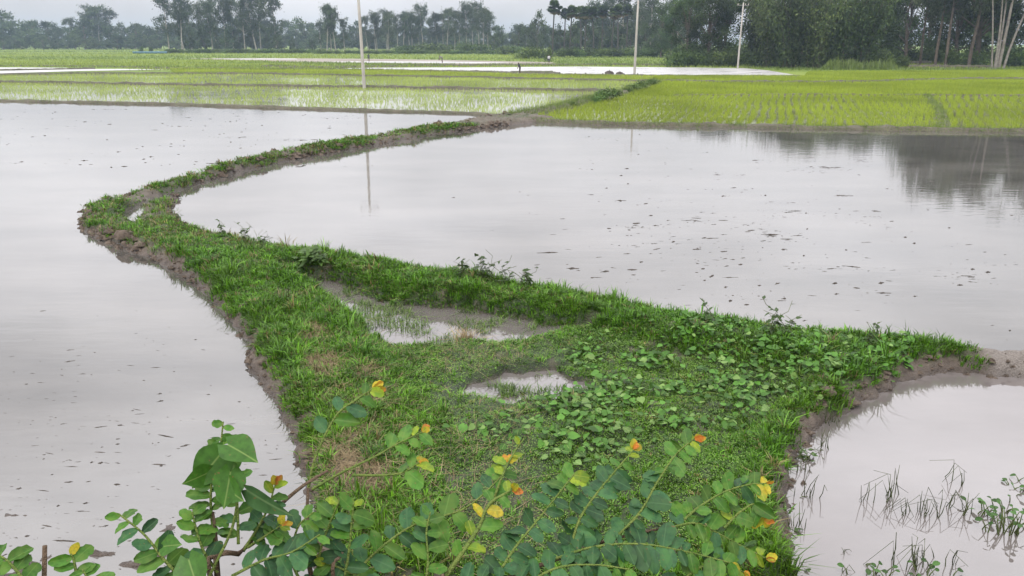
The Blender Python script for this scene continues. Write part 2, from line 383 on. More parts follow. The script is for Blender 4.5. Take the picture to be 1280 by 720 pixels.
L4 = g2([(-420, 82.5), (0, 82.5), (120, 83.2), (215, 86), (360, 86.5), (470, 88), (560, 89.5), (700, 92)])
DG = g2([(640, 148), (690, 138), (735, 128), (775, 118), (800, 111), (820, 104)])
R1 = g2([(620, 150), (690, 153.5), (760, 156), (1000, 160.5), (1290, 165.5), (1600, 171)])
R2L = g2([(840, 119.5), (1000, 118.5), (1130, 119), (1290, 120), (1600, 121)])
R3L = g2([(820, 101.5), (905, 103.5), (1000, 103.5), (1090, 103), (1150, 101), (1210, 99.5), (1290, 100), (1500, 101)])
RV = g2([(1160, 121), (1170, 135), (1175, 150), (1176, 163)])
R4L = g2([(560, 90), (650, 93), (800, 95), (1000, 96)])
FW = g2([(395, 86), (470, 84.6), (600, 84.2), (720, 83.2), (860, 84.4), (930, 85.2), (960, 88), (1005, 95.4), (900, 95.2), (800, 94.6), (720, 93.6), (650, 92.2), (560, 88.8), (470, 87)])
PF1 = np.vstack([L1, DG[1:4], L2[::-1]])
PF2 = np.vstack([L2, DG[3:5], L3[::-1]])
PF3 = np.vstack([g2([(214, 91.3)]), L3[3:], g2([(815, 98)]), R4L[::-1], L4[3:6][::-1]])
PRa = np.vstack([R1[1:5], RV[::-1], R2L[::-1][2:], DG[::-1][1:]])
PRb = np.vstack([RV, g2([(1176, 163.4)]), R1[4:], R2L[::-1][:3]])
PRc = np.vstack([R2L, R3L[::-1], DG[::-1][:3]])
PRd = np.vstack([R3L, g2([(1500, 87.5), (1290, 88), (1010, 90), (1005, 95.5), (900, 95.5), (815, 96)])])
for P, lab in ((PF1, 'shallow water of the pale seedling field below the first bund line'), (PF2, 'shallow water of the seedling field around the nearer pole'),
               (PF3, 'shallow water of the narrow green field before the far water'), (PRa, 'shallow water under the yellow green rice right of the weedy bund'),
               (PRb, 'shallow water under the rice right of the short cross bund'), (PRc, 'shallow water of the second rice field on the right'),
               (PRd, 'shallow water of the rice field before the grove')):
    sheet('field_water', P, -.012, M_FWATER if P is PF1 or P is PF2 else M_FWATR, lab)
YG1, YG2 = (.20, .285, .024), (.32, .385, .042)
PA1, PA2 = (.23, .315, .055), (.36, .44, .10)
rice('rice_seedlings', 'sparse pale rice seedlings left of the weedy bund', PF1, 12, 5, .17, .013, PA1, PA2, (-.35, 1), (.34, .22), thin=.1, jit=.3)
rice('rice_seedlings', 'pale rice seedlings in the field around the nearer pole', PF2, 11, 5, .18, .016, PA1, PA2, (-.35, 1), (.34, .22), thin=.15, jit=.3)
rice('rice_seedlings', 'dense green rice in the narrow field before the far water', PF3, 7, 5, .28, .04, YG1, (.38, .45, .08), (1, .1))
rice('rice_seedlings', 'yellow green rice in rows right of the weedy bund', PRa, 15, 7, .25, .015, YG1, YG2, (.36, 1), (.46, .13), .05, jit=.19)
rice('rice_seedlings', 'yellow green rice rows right of the short cross bund', PRb, 14, 7, .25, .015, YG1, YG2, (.52, 1), (.50, .12), .05, jit=.17)
rice('rice_seedlings', 'dense yellow green rice in the second field on the right', PRc, 15, 6, .26, .026, YG1, YG2, (.3, 1), (.36, .16), jit=.25)
rice('rice_seedlings', 'dense yellow green rice before the dark grove', PRd, 10, 5, .3, .038, YG1, YG2, (.2, 1), (.3, .2), jit=.3)

# far meadow between the water and the tree line, with its strips of water
far = np.array([(-560, 50), (560, 50), (900, 1100), (-900, 1100)], float)
sheet('meadow', far, -.035, M_PLAIN, 'green far fields reaching to the foot of the trees')
sheet('far_water', FW, .004, M_FARW, 'long bright strip of flooded field beside the bending farmer')
sheet('far_water', g2([(-300, 84.6), (0, 84.2), (70, 84.6), (118, 85.4), (60, 86.2), (0, 87), (-300, 88)]), .004, M_FARW, 'upper thin bright water strip at the left field edge')
sheet('far_water', g2([(-300, 92), (0, 91.8), (40, 90.6), (100, 88.8), (160, 87.8), (210, 87), (150, 86.2), (100, 86.4), (0, 88.6), (-300, 90)]), .008, M_FARW, 'lower bright water wedge at the left field edge')
sheet('ploughed_strip', g2([(225, 73.2), (330, 72.6), (460, 73.6), (560, 75), (690, 77.8), (700, 80.6), (600, 81.2), (480, 79.2), (380, 77.6), (300, 75.4)]), .004, M_MUDF, 'grey ploughed mud strip where two farmers work')
sheet('far_water', g2([(262, 73.3), (370, 73.3), (372, 74.2), (300, 74.4)]), .01, M_FARW, 'thin bright water sliver before the tall gum trees')
sheet('far_water', g2([(398, 77.2), (470, 76.6), (560, 77), (640, 78.2), (600, 79), (480, 78.6)]), .01, M_FARW, 'broken bright water on the ploughed strip')
# meadow blades
def tufts(name, label, X, Y, Z, H, Wd, c1, c2, mat=M_GRASS, lean=.55, seg=1, col=None):
    n = len(X); az = RNG.uniform(0, 6.283, n); ln = np.abs(RNG.normal(0, lean, n)) + .08
    wa = az + 1.57 + RNG.normal(0, .5, n); wx, wy = np.cos(wa) * Wd / 2, np.sin(wa) * Wd / 2
    dx, dy = np.cos(az) * ln * H, np.sin(az) * ln * H; up = H / np.sqrt(1 + ln * ln * .5)
    if seg == 1:
        V = np.stack([np.stack([X - wx, Y - wy, Z], 1), np.stack([X + wx, Y + wy, Z], 1), np.stack([X + dx, Y + dy, Z + up], 1)], 1)
        F = np.arange(n * 3).reshape(-1, 3); k = 3
    else:
        mx_, my_ = X + dx * .32, Y + dy * .32; mz_ = Z + up * .66
        V = np.stack([np.stack([X - wx * .8, Y - wy * .8, Z], 1), np.stack([X + wx * .8, Y + wy * .8, Z], 1), np.stack([mx_ + wx, my_ + wy, mz_], 1),
                      np.stack([mx_ - wx, my_ - wy, mz_], 1), np.stack([X + dx, Y + dy, Z + up], 1)], 1)
        b = np.arange(n)[:, None] * 5; F = np.concatenate([b + [[0, 1, 2]], b + [[0, 2, 3]], b + [[3, 2, 4]]]); k = 5
    if col is None:
        m = RNG.random(n)[:, None]; col = np.array(c1) * (1 - m) + np.array(c2) * m
    return ob(name, mesh(name, V.reshape(-1, 3), F, mat, np.repeat(col, k, 0)), label=label, kind='stuff')
u = RNG.uniform(-.8, .8, 90000); yy = 118 / (1 - RNG.uniform(0, .72, 90000)); xx = u * yy
ok = (sdf(xx, yy, FW) < -.3)
for P in (g2([(225, 73.2), (330, 72.6), (460, 73.6), (560, 75), (690, 77.8), (700, 80.6), (600, 81.2), (480, 79.2), (380, 77.6), (300, 75.4)]),
          g2([(-300, 84.2), (0, 83.8), (120, 85), (215, 87), (100, 89.5), (40, 91), (0, 92.3), (-300, 92.5)])): ok &= ~inside(xx, yy, P)
ok &= inside(xx, yy, far)
xx, yy = xx[ok], yy[ok]; band = fbm(xx * .012, yy * .06)[:, None]; m = RNG.random(len(xx))[:, None]
colr = np.where(band > .0, np.array((.25, .31, .06)), np.array((.15, .21, .05))) * (.8 + .4 * m)
tufts('meadow_grass', 'blades of the far green fields', xx, yy, np.zeros(len(xx)), RNG.uniform(.25, .5, len(xx)), .0009 * yy, None, None, M_RICE, .5, 1, colr)

# ------------------------------------------------------------------ field bunds (low ridges of mud with grass)
def bundmat():
    m, t, p, o = newmat('bund_earth'); n1 = nz(t, 1.1, 6); n2 = nz(t, 7, 4)
    c = mixc(t, .5, ramp(t, n1.outputs[0], [(.35, (.045, .036, .025)), (.65, (.11, .09, .068))]).outputs[0],
             ramp(t, n2.outputs[0], [(.4, (.045, .06, .018)), (.65, (.10, .082, .062))]).outputs[0])
    t.links.new(c, p.inputs['Base Color']); p.inputs['Roughness'].default_value = .85; bump(t, p, n2.outputs[0], .9, .08); return m
M_BUND = bundmat()
BG = [[], [], [], [], []]
def bund(P, wd, hg, label, grass=6.0, gh=.2, step=.35, dark=1.0):
    P = np.asarray(P); seg = np.hypot(*np.diff(P, axis=0).T); cum = np.concatenate([[0], np.cumsum(seg)]); n = int(cum[-1] / step) + 2
    t = np.linspace(0, cum[-1], n); cx, cy = np.interp(t, cum, P[:, 0]), np.interp(t, cum, P[:, 1])
    cx = cx + .18 * fbm(t * .35, t * 0 + P[0, 0]) ; cy = cy + .25 * fbm(t * .3, t * 0 + P[0, 1] + 5)
    tx, ty = np.gradient(cx), np.gradient(cy); l = np.hypot(tx, ty); nx, ny = -ty / l, tx / l
    prof = [(-.62, -.12), (-.42, .35), (-.2, .85), (.06, 1.0), (.28, .8), (.45, .3), (.62, -.12)]
    V = []
    for a, b in prof:
        jit = .12 * RNG.normal(0, 1, n); hh = (hg * (b if b < 0 else b * (.8 + .45 * fbm(t * .7, t * 0 + a * 9)) + .10 * RNG.normal(0, 1, n) * b))
        hh = np.full(n, -.13) if b < 0 else hh; V.append(np.stack([cx + nx * wd * (a + jit * .4), cy + ny * wd * (a + jit * .4), hh], 1))
    V = np.stack(V, 1); k = len(prof); idx = np.arange(n * k).reshape(n, k)
    F = np.stack([idx[:-1, :-1].ravel(), idx[1:, :-1].ravel(), idx[1:, 1:].ravel(), idx[:-1, 1:].ravel()], 1)
    ob('earth_bund', mesh('earth_bund', V.reshape(-1, 3), F, M_BUND, smooth=True), label=label, kind='structure')
    m = int(cum[-1] * grass * 10); q = RNG.uniform(0, cum[-1], m); keep = fbm(q * .5, q * 0 + P[0, 1]) > -.25; q = q[keep]; o_ = RNG.normal(0, wd * .3, len(q))
    bx, by = np.interp(q, t, cx) + np.interp(q, t, nx) * o_, np.interp(q, t, cy) + np.interp(q, t, ny) * o_
    BG[0].append(bx); BG[1].append(by); BG[2].append(np.maximum(0, hg * .6 * (1 - np.abs(o_) / wd * 1.4))); BG[3].append(gh * RNG.uniform(.4, 1.2, len(q)))
    BG[4].append(np.maximum(.008, .00045 * by))
bund(L1, .6, .17, 'muddy bund between the wide left water and the pale seedlings', 5, .14)
bund(L2, .6, .26, 'thin bund crossing at the foot of the nearer pole', 5, .2)
bund(L3, .6, .25, 'bund behind the pole field running to the weedy bund', 5, .2)
bund(L4[1:], .7, .25, 'far bund along the left water strips', 4, .25)
bund(R1, .65, .22, 'grassy bund between the reflecting paddy and the yellow green rice', 22, .2)
bund(R2L, .4, .12, 'low bund line dividing the yellow green rice', 2, .2)
bund(R3L, .7, .28, 'dark uneven bund in the middle of the right rice fields', 4, .2)
bund(RV, .6, .15, 'short cross bund between two blocks of rice rows', 9, .25)
bund(R4L, .7, .22, 'bund along the near edge of the far water', 3, .2)
bund(DG, 1.1, .34, 'weedy diagonal bund running away to the far water', 26, .38)
bund(g2([(640, 90.6), (662, 90.4), (690, 90.8)]), .8, .28, 'mud spit in the far water beside the bending farmer', 1, .15)
bund(g2([(0, 88), (60, 87.2), (118, 86.2)]), .7, .25, 'dark bund between the two bright water strips', 2, .2)
bund(g2([(330, 83), (370, 85), (430, 84.5), (520, 83), (640, 82), (760, 81.5), (870, 82)]), 1.2, .35, 'far grassy bund behind the long bright water', 5, .4)
tufts('bund_grass', 'grass growing along the field bunds', *[np.concatenate(b) for b in BG], (.08, .13, .025), (.19, .25, .06), M_GRASS, .6)

# ------------------------------------------------------------------ near vegetation
def sample(n, x0, x1, y0, y1):
    return RNG.uniform(x0, x1, n), RNG.uniform(y0, y1, n)
def scatter(n, dens, bbox):
    x, y = sample(n, *bbox); s = land_s(x, y); k = s > -.02; x, y, s = x[k], y[k], s[k]
    h = height(x, y, s); v = vegetation(x, y, s, h); k = RNG.random(len(x)) < v * dens(x, y); return x[k], y[k], h[k], s[k], v[k]
def grasscol(x, y, n, dry=.06):
    m = RNG.random(n)[:, None]; p = (.5 + .5 * fbm(x * .9 + 4, y * .9))[:, None]; q = (.5 + .5 * fbm(x * 2.9, y * 2.9 + 8))[:, None]
    c = np.array((.05, .16, .011)) * (1 - m) + np.array((.15, .37, .025)) * m
    c = c * (.7 + .55 * q) * (1 - .25 * p) + np.array((.05, .05, .006)) * p
    d = RNG.random(n) < dry; c[d] = np.array((.30, .25, .11)) * RNG.uniform(.6, 1.1, (d.sum(), 1)); return c
VINE = g2([(590, 560), (700, 475), (745, 440), (850, 425), (1000, 440), (1110, 448), (1115, 472), (1045, 498), (985, 530), (930, 545), (870, 570), (820, 600), (700, 590)])
MAT_ = g2([(560, 440), (720, 432), (730, 470), (700, 540), (690, 620), (720, 700), (560, 700), (560, 560), (520, 500)])
# grass in clumps
def d1(x, y): return (1 - .3 * sstep(-.1, .2, sdf(x, y, VINE))) * (1 - .75 * sstep(-.1, .3, sdf(x, y, MAT_)))
def clump_grass(name, label, n, dens, bbox, per, hr, wr, dry):
    x, y, h, s, v = scatter(n, dens, bbox); m = len(x)
    big = (1 - .5 * sstep(-.1, .5, sdf(x, y, MARSH))) * (1 + .45 * fbm(x * 1.4 + 12, y * 1.4) + .35 * sstep(.55, .1, s))
    ch = RNG.uniform(*hr, m) * big * np.where(RNG.random(m) < .07, 1.7, 1); col = grasscol(x, y, m, dry)
    rep_ = lambda a: np.repeat(a, per, 0)
    k = m * per; az = RNG.uniform(0, 6.283, k); rr = np.abs(RNG.normal(0, .035, k)) * np.maximum(1, rep_(y) / 9); X = rep_(x) + np.cos(az) * rr; Y = rep_(y) + np.sin(az) * rr
    H = rep_(ch) * RNG.uniform(.45, 1.15, k); az = az + RNG.normal(0, .5, k); ln = np.clip(np.abs(RNG.normal(.55, .45, k)), .05, 1.7); Z = rep_(h) - .012
    W = RNG.uniform(*wr, k) * np.maximum(1, rep_(y) / 9); wa = az + 1.57 + RNG.normal(0, .35, k); wx, wy = np.cos(wa) * W / 2, np.sin(wa) * W / 2
    ex = np.stack([np.cos(az), np.sin(az)], 1); reach = ln * H; up = H / np.sqrt(1 + .6 * ln * ln)
    def pt(f, g, q): return np.stack([X + ex[:, 0] * reach * f + wx * q, Y + ex[:, 1] * reach * f + wy * q, Z + up * g], 1)
    V = np.stack([pt(0, 0, -.7), pt(0, 0, .7), pt(.28, .62, 1), pt(.28, .62, -1), pt(1, .86, 0)], 1).reshape(-1, 3)
    b = np.arange(k)[:, None] * 5; F = np.concatenate([b + [[0, 1, 2]], b + [[0, 2, 3]], b + [[3, 2, 4]]])
    c = rep_(col) * RNG.uniform(.25, 1.2, (k, 1)); C5 = np.repeat(c[:, None, :], 5, 1).reshape(-1, 3)  # low end of blade tone paints shadowed gaps into the clumps
    ob(name, mesh(name, V, F, M_GRASS, C5), label=label, kind='stuff')
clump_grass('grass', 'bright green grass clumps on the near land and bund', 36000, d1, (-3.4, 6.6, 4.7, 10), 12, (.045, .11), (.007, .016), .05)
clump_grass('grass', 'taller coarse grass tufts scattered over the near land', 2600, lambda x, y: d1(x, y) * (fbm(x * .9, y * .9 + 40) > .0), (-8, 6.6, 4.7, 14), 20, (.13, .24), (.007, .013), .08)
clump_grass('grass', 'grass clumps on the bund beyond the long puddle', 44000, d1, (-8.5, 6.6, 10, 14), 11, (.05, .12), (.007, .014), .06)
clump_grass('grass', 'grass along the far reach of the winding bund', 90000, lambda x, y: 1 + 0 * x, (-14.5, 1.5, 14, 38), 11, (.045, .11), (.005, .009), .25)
# fine weed mat of tiny leaves
x, y, h, s, v = scatter(190000, lambda x, y: .35 + .65 * sstep(-.2, .2, sdf(x, y, MARSH)), (-2.6, 6.0, 4.7, 13.0))
n = len(x); a = RNG.uniform(0, 6.283, n); ll = RNG.uniform(.010, .022, n) * np.maximum(1, y / 8); tl = RNG.normal(0, .5, n); z = h + RNG.uniform(.005, .05, n)
ca, sa = np.cos(a), np.sin(a)
V = np.stack([np.stack([x, y, z], 1), np.stack([x + ll * (.5 * ca - .3 * sa), y + ll * (.5 * sa + .3 * ca), z + ll * .3 * tl + .003], 1),
              np.stack([x + ll * ca, y + ll * sa, z + ll * tl * .6], 1), np.stack([x + ll * (.5 * ca + .3 * sa), y + ll * (.5 * sa - .3 * ca), z + ll * .3 * tl + .003], 1)], 1).reshape(-1, 3)
m = RNG.random(n)[:, None]; q = (.5 + .5 * fbm(x * 2.1, y * 2.1))[:, None]
ob('weed_mat', mesh('weed_mat', V, np.arange(n * 4).reshape(-1, 4), M_GRASS, np.repeat((np.array((.08, .165, .025)) * (1 - m) + np.array((.20, .32, .06)) * m) * (.7 + .5 * q), 4, 0)),
   label='fine mat of tiny green weeds between the puddles', kind='stuff')
# dead straw
xs, ys_ = sample(120000, -3, .2, 5, 13); k = RNG.random(len(xs)) < .5 * sstep(-.15, .05, sdf(xs, ys_, STRAW)) * (.15 + sstep(-.1, .3, fbm(xs * 2.6, ys_ * 2.6 + 31))) + .05 * sstep(.1, .3, land_s(xs, ys_)); xs, ys_ = xs[k], ys_[k]
k = height(xs, ys_) > .08; xs, ys_ = xs[k], ys_[k]; n = len(xs)
tufts('dead_straw', 'dry brown straw trampled on the bund path', xs, ys_, height(xs, ys_) + .004, RNG.uniform(.05, .13, n), RNG.uniform(.003, .006, n), (.15, .11, .065), (.30, .24, .15), M_STRAW, 2.6, 2)

# heart leaf
def heart(nx=9, wide=.5, fold=.10, notch=.16):
    V, F = [], []
    ts_ = np.linspace(0, 1, nx)
    for i, t in enumerate(ts_):
        wv = wide * (math.sin(math.pi * min(1, (t * .93 + .12)) ** .75) ** .8) * (1 - .25 * t) if 0 < t < 1 else (.30 * wide if t == 0 else 0.0)
        yb = t - (notch if t < .12 else 0) ; cz = -.10 * t * t
        V += [(-wv, yb, cz + fold * wv * 1.2), (0, t, cz), (wv, yb, cz + fold * wv * 1.2)]
    for i in range(nx - 1):
        a, b = i * 3, i * 3 + 3; F += [(a, a + 1, b + 1, b), (a + 1, a + 2, b + 2, b + 1)]
    return np.array(V), np.array(F)
def leaflet(nx=8, wide=.31, fold=.25, curl=.12):
    V, F = [], []
    for t in np.linspace(0, 1, nx):
        wv = wide * math.sin(math.pi * (t * .94 + .03)) ** .62; cz = -curl * (t - .2) ** 2
        V += [(-wv, t, cz + fold * wv), (-wv * .5, t, cz + fold * wv * .35), (0, t, cz), (wv * .5, t, cz + fold * wv * .35), (wv, t, cz + fold * wv)]
    for i in range(nx - 1):
        a, b = i * 5, i * 5 + 5
        for j in range(4): F.append((a + j, a + j + 1, b + j + 1, b + j))
    return np.array(V), np.array(F)
def basis(D, Nn):
    D = np.asarray(D, float); D = D / np.linalg.norm(D); Nn = np.asarray(Nn, float); Nn = Nn - D * (Nn @ D); Nn = Nn / np.linalg.norm(Nn)
    return np.stack([np.cross(D, Nn), D, Nn], 1)
def place(o, p, D, Nn, sz):
    B = basis(D, Nn); M = Matrix([list(map(float, r)) for r in B]).to_4x4(); M = Matrix.Translation(Vector([float(q) for q in p])) @ M @ Matrix.Scale(float(sz), 4); o.matrix_local = M

# creeping vine with heart leaves
def onemat(name, base, rough=.4, var=.25, trans=.18, rib=(.30, .36, .12), alt=None):
    m, t, p, o = newmat(name)
    oi = t.nodes.new('ShaderNodeObjectInfo'); c = t.nodes.new('ShaderNodeTexCoord'); n = nz(t, 6, 3)
    r = ramp(t, n.outputs[0], [(.3, tuple(q * .75 for q in base)), (.7, tuple(q * 1.2 for q in base))])
    ad = t.nodes.new('ShaderNodeVectorMath'); ad.operation = 'ADD'; sc3 = t.nodes.new('ShaderNodeVectorMath'); sc3.operation = 'SCALE'; sc3.inputs[0].default_value = (31, 17, 23)
    t.links.new(oi.outputs['Random'], sc3.inputs['Scale']); t.links.new(c.outputs['Object'], ad.inputs[0]); t.links.new(sc3.outputs[0], ad.inputs[1]); t.links.new(ad.outputs[0], n.inputs['Vector'])
    if alt:
        n4 = t.nodes.new('ShaderNodeTexNoise'); n4.inputs['Scale'].default_value = 1.8; n4.inputs['Detail'].default_value = 3; t.links.new(ad.outputs[0], n4.inputs['Vector'])
        rr = t.nodes.new('ShaderNodeMapRange'); rr.inputs[1].default_value = .42; rr.inputs[2].default_value = .62; t.links.new(n4.outputs[0], rr.inputs[0])
        cc = mixc(t, rr.outputs[0], r.outputs[0], alt)
    else: cc = r.outputs[0]
    n5 = t.nodes.new('ShaderNodeTexNoise'); n5.inputs['Scale'].default_value = 9; n5.inputs['Detail'].default_value = 2; t.links.new(ad.outputs[0], n5.inputs['Vector'])
    sp_ = t.nodes.new('ShaderNodeMapRange'); sp_.inputs[1].default_value = .68; sp_.inputs[2].default_value = .74; t.links.new(n5.outputs[0], sp_.inputs[0])
    cc = mixc(t, sp_.outputs[0], cc, (.13, .085, .03))
    hs = t.nodes.new('ShaderNodeHueSaturation'); mr = t.nodes.new('ShaderNodeMapRange'); mr.inputs[3].default_value = 1 - var; mr.inputs[4].default_value = 1 + var
    t.links.new(oi.outputs['Random'], mr.inputs[0]); t.links.new(mr.outputs[0], hs.inputs['Value']); t.links.new(cc, hs.inputs['Color'])
    sx = t.nodes.new('ShaderNodeSeparateXYZ'); t.links.new(c.outputs['Object'], sx.inputs[0])
    ab = t.nodes.new('ShaderNodeMath'); ab.operation = 'ABSOLUTE'; t.links.new(sx.outputs[0], ab.inputs[0])
    lt = t.nodes.new('ShaderNodeMapRange'); lt.inputs[1].default_value = .03; lt.inputs[2].default_value = .008; lt.inputs[3].default_value = 0; lt.inputs[4].default_value = .55
    t.links.new(ab.outputs[0], lt.inputs[0])
    col = mixc(t, lt.outputs[0], hs.outputs[0], rib)
    t.links.new(col, p.inputs['Base Color']); p.inputs['Roughness'].default_value = rough; p.inputs['Specular IOR Level'].default_value = .22
    tr = t.nodes.new('ShaderNodeBsdfTranslucent'); t.links.new(col, tr.inputs[0]); ms = t.nodes.new('ShaderNodeMixShader'); ms.inputs[0].default_value = trans
    t.links.new(p.outputs[0], ms.inputs[1]); t.links.new(tr.outputs[0], ms.inputs[2]); t.links.new(ms.outputs[0], o.inputs[0]); return m
M_HEART = onemat('heart_leaf', (.047, .12, .015), .5, .45)
M_HEART2 = onemat('pale_heart_leaf', (.115, .2, .05), .45, .3)
hv, hf = heart(); HM = [mesh('heart_leaf', hv, hf, M_HEART, smooth=True), mesh('heart_leaf', heart(9, .42, .2)[0], hf, M_HEART, smooth=True), mesh('heart_leaf', hv, hf, M_HEART2, smooth=True)]
x, y = sample(16000, -1, 6.2, 4.8, 11.5); k = (sdf(x, y, VINE) + .5 * fbm(x * 1.5, y * 1.5) + RNG.normal(0, .12, len(x)) > .05) & (fbm(x * 2.3 + 3, y * 2.3) + RNG.normal(0, .15, len(x)) > -.12); x, y = x[k], y[k]
h = height(x, y); k = h > .03; x, y, h = x[k], y[k], h[k]
order = np.argsort(y + RNG.uniform(0, 3.5, len(y))); nv = min(len(order), 1800); order = RNG.permutation(order)[:nv]
order = order[np.argsort(y[order] + RNG.uniform(0, 2.5, nv))]
mb = MB()
for q in range(14):
    i = int(order[RNG.integers(0, nv)]); a = RNG.uniform(0, 6.28); pts = []
    px, py = x[i], y[i]
    for j in range(9):
        pts.append((px, py, float(height(np.array([px]), np.array([py]))[0]) + .035 + .02 * math.sin(j * 2.1))); a += RNG.normal(0, .35); px += .13 * math.cos(a); py += .13 * math.sin(a)
    mb.tube(pts, np.linspace(.006, .003, 9), 5)
vine = ob('creeping_vine', mb.mesh('vine_runners', M_STEM, True), label='creeping vine with heart shaped leaves covering the marshy ground', cat='vine')
rest = MB()
for q, i in enumerate(order):
    p = np.array((x[i], y[i], h[i] + RNG.uniform(.03, .11))); a = RNG.uniform(0, 6.283)
    D = np.array((math.cos(a), math.sin(a), RNG.normal(-.1, .3))); Nn = np.array((RNG.normal(0, .4), RNG.normal(-.15, .4), 1)); sz = RNG.uniform(.035, .095) * (1.25 if RNG.random() < .1 else 1)
    if q < 290: place(ob('leaf', HM[int(RNG.choice([0, 0, 1, 2]))], vine), p, D, Nn, sz)
    else: rest.add((basis(D, Nn) @ (hv * sz).T).T + p, hf, np.array((.055, .14, .018)) * RNG.uniform(.5, 1.6) if RNG.random() > .18 else np.array((.14, .235, .06)) * RNG.uniform(.8, 1.2))
r_ = ob('leaves', rest.mesh('leaves', M_CREEP, True), vine, kind='stuff')

# broad-leaved weeds on the bund rims (dark clumps against the water)
wv_, wf_ = heart(6, .26, .15, 0)
def weed(u, v, hgt, nst, leaf, label, group, dark=1.0, seed=0):
    r = np.random.default_rng(seed); g = gp(u, v, .15); z = float(height(np.array([g[0]]), np.array([g[1]]))[0]); mb = MB(); lb = MB()
    for k in range(nst):
        a = r.uniform(0, 6.28); ln = r.uniform(.1, .6); hh = hgt * r.uniform(.55, 1.1); P = [np.array((r.normal(0, .05), r.normal(0, .05), -.03)) + np.array((math.cos(a) * ln * hh * t ** 1.5, math.sin(a) * ln * hh * t ** 1.5, hh * t)) for t in np.linspace(0, 1, 6)]
        mb.tube(P, np.linspace(.006, .003, 6), 5, np.array((.10, .12, .04)))
        for j in range(r.integers(3, 7)):
            t = r.uniform(.35, 1); p = np.array([np.interp(t, np.linspace(0, 1, 6), [q[c] for q in P]) for c in range(3)]); b = r.uniform(0, 6.28)
            lb.add((basis((math.cos(b), math.sin(b), r.normal(.0, .4)), (r.normal(0, .4), r.normal(-.2, .4), 1)) @ (wv_ * leaf * r.uniform(.7, 1.2)).T).T + p, wf_, np.array((.055, .10, .025)) * dark * r.uniform(.7, 1.3))
    e = ob('weed', None, label=label, cat='weed', group=group, loc=(g[0], g[1], z)); ob('stem', mb.mesh('weed_stems', M_GRASS), e); ob('foliage', lb.mesh('weed_foliage', M_CREEP, True), e)
for k, (u, v, hh, ns, lf) in enumerate([(390, 338, .34, 9, .17), (405, 340, .30, 8, .16), (375, 336, .28, 6, .14)]):
    weed(u, v, hh, ns, lf, 'broad leaved weed clump above the long puddle on the bund rim', 'broad weeds by the long puddle', 1.25, k)
for k, (u, v, hh, ns, lf) in enumerate([(600, 361, .46, 6, .11), (630, 365, .62, 5, .10), (655, 369, .42, 6, .12), (575, 358, .40, 5, .1), (612, 363, .52, 3, .09)]):
    weed(u, v, hh, ns, lf, 'dark weed standing against the water on the rim behind the puddle', 'dark rim weeds behind the puddle', .6, 10 + k)
for k, (u, v, hh, ns, lf) in enumerate([(965, 432, .5, 5, .09), (980, 434, .38, 6, .09), (885, 420, .36, 4, .09), (1085, 441, .36, 6, .08)]):
    weed(u, v, hh, ns, lf, 'dark leafy weed on the rim beside the vine patch', 'rim weeds beside the vine patch', .75, 20 + k)
for k, (u, v, hh, ns, lf) in enumerate([(275, 301, .36, 5, .08), (310, 311, .40, 6, .09), (330, 314, .36, 4, .08), (225, 284, .3, 4, .07)]):
    weed(u, v, hh, ns, lf, 'small dark weed at the inner bend of the bund', 'weeds at the inner bund bend', .7, 30 + k)
for k, (u, v, hh, ns, lf) in enumerate([(1005, 555, .16, 7, .06), (1030, 560, .14, 6, .06), (1015, 580, .13, 6, .06), (1125, 485, .12, 5, .05), (1165, 470, .1, 5, .05), (1050, 545, .1, 5, .05), (1000, 605, .14, 7, .06), (1008, 630, .12, 7, .05), (996, 650, .16, 7, .06), (1006, 690, .14, 7, .06), (1020, 545, .16, 8, .06), (1040, 528, .14, 7, .05), (1060, 512, .12, 6, .05), (1085, 500, .1, 6, .05)]):
    weed(u, v, hh, ns, lf, 'low weed at the muddy waterline of the pond', 'weeds at the pond edge', 1.0, 40 + k)
# dead clump in the long puddle
g = gp(582, 428); n = 130
tufts('dead_rice_clump', 'brown dead clump of stalks in the long puddle', g[0] + RNG.normal(0, .06, n), g[1] + RNG.normal(0, .05, n), np.full(n, -.02), RNG.uniform(.12, .28, n), RNG.uniform(.006, .012, n), (.16, .11, .06), (.36, .29, .17), M_STRAW, 1.1, 2)
o = sc.objects['dead_rice_clump']; o['kind'] = 'thing'; o['category'] = 'plant'
# grass reaching out of the puddles
xs, ys_ = [], []
for P, c in ((PUD[0], 3600), (PUD[1], 550)):
    a, b = sample(c * 6, *[f(P[:, i]) for i in (0, 1) for f in (np.min, np.max)]); k = inside(a, b, P) & (fbm(a * 3, b * 3 + 77) > .05); xs.append(a[k]); ys_.append(b[k])
xs, ys_ = np.concatenate(xs), np.concatenate(ys_); n = len(xs)
tufts('puddle_grass', 'green blades standing in the puddles', xs, ys_, np.full(n, -.03), RNG.uniform(.05, .16, n), RNG.uniform(.006, .014, n), (.05, .10, .02), (.15, .23, .05), M_GRASS, 1.3, 2)

